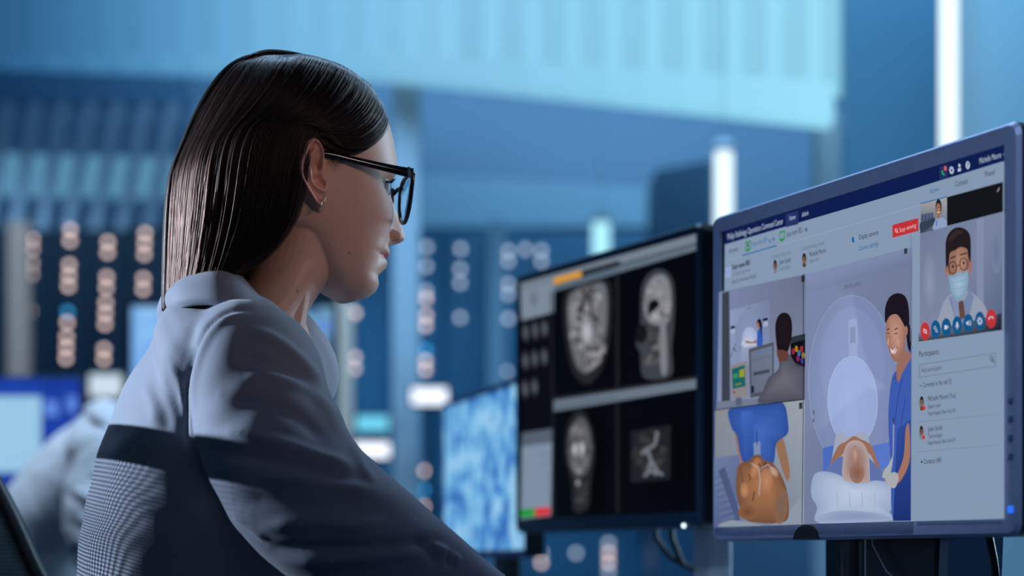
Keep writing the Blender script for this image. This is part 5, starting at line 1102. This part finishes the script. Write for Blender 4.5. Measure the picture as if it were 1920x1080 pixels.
# strands
M_str = bpy.data.materials.new('hair_strand'); M_str.use_nodes = True; nt = M_str.node_tree; nt.nodes.clear()
ou = nt.nodes.new('ShaderNodeOutputMaterial'); hb_ = nt.nodes.new('ShaderNodeBsdfHairPrincipled'); hb_.parametrization = 'COLOR'
hb_.inputs['Color'].default_value = (0.011, 0.0052, 0.0036, 1); hb_.inputs['IOR'].default_value = 1.28; hb_.inputs['Roughness'].default_value = .25; hb_.inputs['Radial Roughness'].default_value = .45; hb_.inputs['Random Roughness'].default_value = .3
nt.links.new(hb_.outputs[0], ou.inputs['Surface'])
rng = np.random.default_rng(5)
def strands(name, n, side, npt=22, jit=.0021, rad=.00024, wlo=0.0, whi=1.0, over=0.0):
    w = rng.uniform(wlo, whi, n); s0 = np.where(rng.random(n) < .55, 0.0, rng.uniform(0, .45, n)); s1 = np.clip(1.0-np.abs(rng.normal(0, .035+over, n)), .6, 1.0)
    t = np.linspace(0, 1, npt)[None, :]; s = np.clip(s0[:, None]+(s1-s0)[:, None]*t, 0, 1.06)
    clump = rng.normal(0, .010, (n, 1))
    ww = np.clip(w[:, None]+clump*np.sin(t*3.0+rng.random((n, 1))*6), 0, 1)
    lift = np.abs(rng.normal(.0012, jit, (n, 1)))*np.clip(s*10, 0.15, 1)
    P = hair_pt(s, ww, side, lift)
    P += (rng.normal(0, .0010, (n, 1, 3))*np.clip(s*1.6, 0.1, 1)[..., None])
    hc = bpy.data.hair_curves.new(name); hc.add_curves([npt]*n)
    hc.attributes['position'].data.foreach_set('vector', P.reshape(-1).astype(np.float32))
    ra = hc.attributes.get('radius') or hc.attributes.new('radius', 'FLOAT', 'POINT')
    rr = rad*rng.uniform(.7, 1.3, (n, 1))*(1-.6*t**4); ra.data.foreach_set('value', rr.reshape(-1).astype(np.float32))
    hc.materials.append(M_str); o = bpy.data.objects.new(name, hc); col.objects.link(o); o.parent = hair; o.matrix_parent_inverse = Matrix.Identity(4); o['kind'] = 'stuff'
    return o
strands('hair_strands', 22000, -1); strands('hair_strands', 4500, 1); strands('stray_hairs', 130, -1, 22, .0065, .00012, .5, 1.0)

# short wisps in front of the ear and along the hairline
def wisps(name, n, a, b, la, lb, drop, rad=.00016):
    t = rng.random(n); q = np.linspace(0, 1, 10); P = np.zeros((n, 10, 3))
    for i in range(n):
        x0, y0 = a[0]+(b[0]-a[0])*t[i]+rng.normal(0, 1.5), a[1]+(b[1]-a[1])*t[i]+rng.normal(0, 1.5); l0 = la+(lb-la)*t[i]
        dx, dy = drop[0]*rng.uniform(.5, 1.1)+rng.normal(0, 4), drop[1]*rng.uniform(.1, 1.0)**1.2*(1.1-.7*abs(t[i]-.35))
        for k, z in enumerate(q):
            f_, u_ = hp(x0+dx*z**1.5, y0+dy*z, l0); P[i, k] = HPW(f_, -(float(half_width(np.array(f_), np.array(u_)))+.0012+.0012*math.sin(3.1*z)), u_)
    hc = bpy.data.hair_curves.new(name); hc.add_curves([10]*n); hc.attributes['position'].data.foreach_set('vector', P.reshape(-1).astype(np.float32))
    ra = hc.attributes.get('radius') or hc.attributes.new('radius', 'FLOAT', 'POINT'); ra.data.foreach_set('value', np.tile(rad*(1-.8*q**2), n).astype(np.float32))
    hc.materials.append(M_str); o = bpy.data.objects.new(name, hc); col.objects.link(o); o.parent = hair; o.matrix_parent_inverse = Matrix.Identity(4); o['kind'] = 'stuff'
wisps('temple_wisps', 170, (618, 284), (655, 284), -.074, -.066, (-3, 40), .00012); wisps('hairline_wisps', 260, (650, 288), (712, 236), -.066, -.022, (-14, 14))

# ------------------------------------------------------------------ glasses
gl = tag(empty('eyeglasses', HPW(.08, 0, uy(330))), 'black framed eyeglasses worn by the woman in profile', 'eyeglasses'); ginv = Matrix.Translation(-gl.location)
def gpart(o): o.parent = gl; o.matrix_parent_inverse = ginv; return o
M_frame = mat('frame_black', (.004, .004, .006), .18)
M_lens = bpy.data.materials.new('lens_glass'); M_lens.use_nodes = True; b = M_lens.node_tree.nodes['Principled BSDF']; b.inputs['Transmission Weight'].default_value = 1; b.inputs['Roughness'].default_value = 0; b.inputs['IOR'].default_value = 1.02; b.inputs['Base Color'].default_value = (.88, .94, .98, 1)
GLT = -.067
fh, uh = hp(768, 327, GLT); fl_, ul_ = hp(741, 406, GLT+.012)
def lens_loop(s, k=1.0, off=0.0):
    """outline of one lens: lateral, up, forward"""
    pts = []
    lo = [(.066, .000), (.0655, -.010), (.0620, -.024), (.0530, -.036), (.0400, -.041), (.0265, -.038), (.0165, -.028), (.0120, -.014), (.0125, -.003), (.020, .003), (.036, .0045), (.054, .0040)]
    q = spline(lo+lo[:1], 61)[:-1]; c = q.mean(0)
    for l_, v_ in q:
        l2, v2 = c+(np.array([l_, v_])-c)*k
        f_ = fh+.004-(.060*(l2/.066)**2-.060)*.11+v2*.10+off*1.0      # face-form wrap and pantoscopic tilt
        pts.append(HPW(f_, s*l2, uh+.000+v2))
    return pts
for s in (-1, 1):
    Lp = lens_loop(s); rim = MB(); rim.tube(Lp+[Lp[0]], .0021, 10, False); gpart(rim.build('rim', M_frame, None, True))
    front_, back_ = lens_loop(s, .97, .0006), lens_loop(s, .97, -.0006); n = len(front_)
    gpart(mesh_obj('lens', front_+back_, [tuple(range(n)), tuple(range(2*n-1, n-1, -1))]+[(i, n+i, n+(i+1) % n, (i+1) % n) for i in range(n)], M_lens))
    fe_, ue_ = hp(608, 289, -.074)
    tp = [(fh+.0035, .0672, uh+.001), (fh-.004, .0700, uh+.0012), (fh*.72+fe_*.28, .0730, uh*.72+ue_*.28), (fh*.36+fe_*.64, .0755, uh*.36+ue_*.64), (fe_, .0765, ue_), (fe_-.012, .0755, ue_-.004), (fe_-.026, .074, ue_-.022)]
    tp = spline(tp, 30); hgt = np.interp(np.linspace(0, 1, 30), [0, .1, .5, 1], [.0048, .0046, .0030, .0022]); mb = MB(); vs = []
    for (f_, l_, u_), h_ in zip(tp, hgt):
        for dl, du_ in ((-.0012, -h_), (.0012, -h_), (.0016, 0), (.0012, h_), (-.0012, h_), (-.0016, 0)): vs.append(HPW(f_, s*(l_+dl), u_+du_))
    fs = [(i*6+k, i*6+(k+1) % 6, (i+1)*6+(k+1) % 6, (i+1)*6+k) for i in range(29) for k in range(6)]+[(0, 1, 2, 3, 4, 5), tuple(29*6+k for k in range(6))]
    tm = gpart(mesh_obj('temple_arm', vs, fs, M_frame, None, True))
    c = HPW(fh-.002, s*.0712, uh+.001); hn = MB().box(c.x-.0012, c.x+.0012, c.y-.0012, c.y+.0012, c.z-.005, c.z+.005).build('hinge', mat('hinge_steel', (.5, .52, .56), .25, metal=1)); hn.parent = tm
br = [HPW(fh+.0115, l_, uh-.004+.0022*math.cos(l_/.013*1.5)) for l_ in np.linspace(-.0125, .0125, 9)]
gpart(MB().tube(br, .0021, 10).build('bridge', M_frame, None, True))

# ------------------------------------------------------------------ mesh-backed office chair behind her
ch = tag(empty('office_chair', (hx, TC, 0)), 'black office chair with a mesh back behind the woman', 'chair'); cinv = Matrix.Translation(-ch.location)
def cpart(o): o.parent = ch; o.matrix_parent_inverse = cinv; return o
bk = [((-235, 722), 1.0), ((-140, 860), 1.0), ((-85, 960), 1.0), ((-30, 1080), 1.0), ((30, 1180), 1.0), ((100, 1290), 1.0)]
mid = spline([tuple(W(x, y, 1.90)) for (x, y), _ in bk], 40)
CL = Vector((-math.sin(.12), math.cos(.12), 0))
HWD = .235
def cb(t, l): # point of the curved backrest
    i = t*39; k = min(int(i), 38); p = mid[k]+(mid[k+1]-mid[k])*(i-k); return Vector(p)+CL*l+Vector((.35*l*l, 0, 0))
fr_ = MB(); fr_.tube([cb(0, l) for l in np.linspace(-HWD, HWD, 16)], .016, 12); cpart(fr_.build('top_rail', M_black, None, True))
for s in (-1, 1): cpart(MB().tube([cb(t, s*HWD) for t in np.linspace(0, 1, 24)], .014, 12).build('side_rail', M_black, None, True))
cpart(MB().tube([cb(1, l) for l in np.linspace(-HWD, HWD, 12)], .014, 10).build('lower_rail', M_black, None, True))
net = MB(); PT = .0046
tot = float(np.linalg.norm(np.diff(mid, axis=0), axis=1).sum()); nr = int(tot/PT); nl = int(2*HWD/PT)
for i in range(1, nr):
    net.tube([cb(i/nr, l) for l in np.linspace(-HWD, HWD, 9)], .00072, 4, False)
for j in range(1, nl):
    net.tube([cb(t, -HWD+j*PT) for t in np.linspace(0, 1, 14)], .00072, 4, False)
o = cpart(net.build('mesh_back', M_black)); o['kind'] = 'stuff'
seat_z = .475
cpart(MB().box(hx-.24, hx+.30, TC-.25, TC+.25, seat_z-.045, seat_z, .018).build('seat', M_black, None, True))
cpart(MB().tube([(hx, TC, .10), (hx, TC, seat_z-.04)], .028, 16).build('gas_column', M_black, None, True))
lw = cb(1, 0); cpart(MB().tube([lw, (lw.x-.03, lw.y, seat_z+.06), (hx-.22, TC, seat_z-.06), (hx, TC, seat_z-.05)], .02, 10).build('back_bracket', M_black, None, True))
for k in range(5):
    a = k*2*math.pi/5+.3; e = Vector((hx+.30*math.cos(a), TC+.30*math.sin(a), .075)); cpart(MB().tube([(hx, TC, .115), tuple(e)], [.026, .016], 10).build('base_spoke', M_black, None, True))
    w_ = cpart(MB().tube([e+Vector((-.012*math.sin(a), .012*math.cos(a), -.047)), e+Vector((.012*math.sin(a), -.012*math.cos(a), -.047))], .028, 16).build('caster', M_black, None, True))
# ------------------------------------------------------------------ colleague seated further back, leaning forward
pv = W(240, 680, TC); tg = W(112, 800, 3.75); LE = math.radians(24)
rot = Matrix.Rotation(LE, 4, 'Y')
man = tag(empty('person'), 'blurred colleague in a pale grey jacket leaning forward behind the woman', 'person')
man.rotation_euler = (0, LE, 0); man.location = tg+rot@(woman.location-pv)
M_jacket2 = mat('jacket_pale', (.50, .54, .60), .8, noise=(30, .06))
def cpy(src, m, name, par):
    me = src.data if hasattr(src, 'data') else src
    me = me.copy(); me.materials.clear(); me.materials.append(m); o = bpy.data.objects.new(name, me); col.objects.link(o)
    if par is man: o.parent = man; o.matrix_parent_inverse = winv
    else: o.parent = par; o.matrix_parent_inverse = Matrix.Identity(4)
    return o
j2 = cpy(jacket, M_jacket2, 'jacket', man)
c2_ = cpy(collar, M_jacket2, 'collar', j2); q = c2_.modifiers.new('thickness', 'SOLIDIFY'); q.thickness = .003
hd = cpy(head_me, M_skin, 'head', man)
npv = W(452, 640, TC); nod = Matrix.Translation(npv)@Matrix.Rotation(math.radians(36), 4, 'Y')@Matrix.Translation(-npv)
Pn = coords(hd.data); wgt = sstep((Pn[:, 2]-(npv.z-.01))/.09)[:, None]; Mn = np.array(nod); set_coords(hd.data, Pn*(1-wgt)+(Pn@Mn[:3, :3].T+Mn[:3, 3])*wgt)
s, w = np.meshgrid(np.linspace(0, .62, 50), np.linspace(0, 1, 40), indexing='ij'); V = []; Fq = []
for side in (-1, 1):
    q = hair_pt(s, w, side).reshape(-1, 3); k0 = len(V); V += [tuple(x) for x in q]; Fq += [(k0+i*40+j, k0+(i+1)*40+j, k0+(i+1)*40+j+1, k0+i*40+j+1) for i in range(49) for j in range(39)]
h_ = mesh_obj('hair', V, Fq, M_hair, None, True); h_.data.transform(nod); h_.parent = man; h_.matrix_parent_inverse = winv; q = h_.modifiers.new('thickness', 'SOLIDIFY'); q.thickness = .008; q.offset = 0
bpy.context.view_layer.update()
mw = man.matrix_world
hipc = mw@winv@Vector((hx, TC, .72))
tq = MB()
for sd in (-1, 1):
    h0 = Vector((hipc.x, hipc.y+.10*sd, .58)); kn = h0+Vector((.42, 0, -.02)); an = Vector((kn.x, kn.y, .10)); tq.capsule(h0, kn, .085, .068); tq.capsule(kn, an, .066, .055); tq.capsule(an+Vector((0, 0, -.05)), an+Vector((.16, 0, -.062)), .042, .034)
tq.capsule(hipc, Vector((hipc.x, hipc.y, .58)), .12, .12)
to = obj_from(remesh(tq, .008, 3), 'trousers', mat('trouser_navy', (.02, .025, .045), .8)); to.parent = man; to.matrix_parent_inverse = mw.inverted()
sx, sy = hipc.x, hipc.y
stl = tag(empty('office_stool', (sx, sy, 0)), 'dark stool under the blurred colleague at the left', 'stool'); sinv = Matrix.Translation(-stl.location)
for nm, mb in (('seat', MB().tube([(sx, sy, .44), (sx, sy, .475)], .20, 28)), ('column', MB().tube([(sx, sy, .03), (sx, sy, .44)], .025, 14)), ('foot', MB().tube([(sx, sy, 0), (sx, sy, .03)], .22, 28))):
    o = mb.build(nm, M_black, stl, False); o.matrix_parent_inverse = sinv
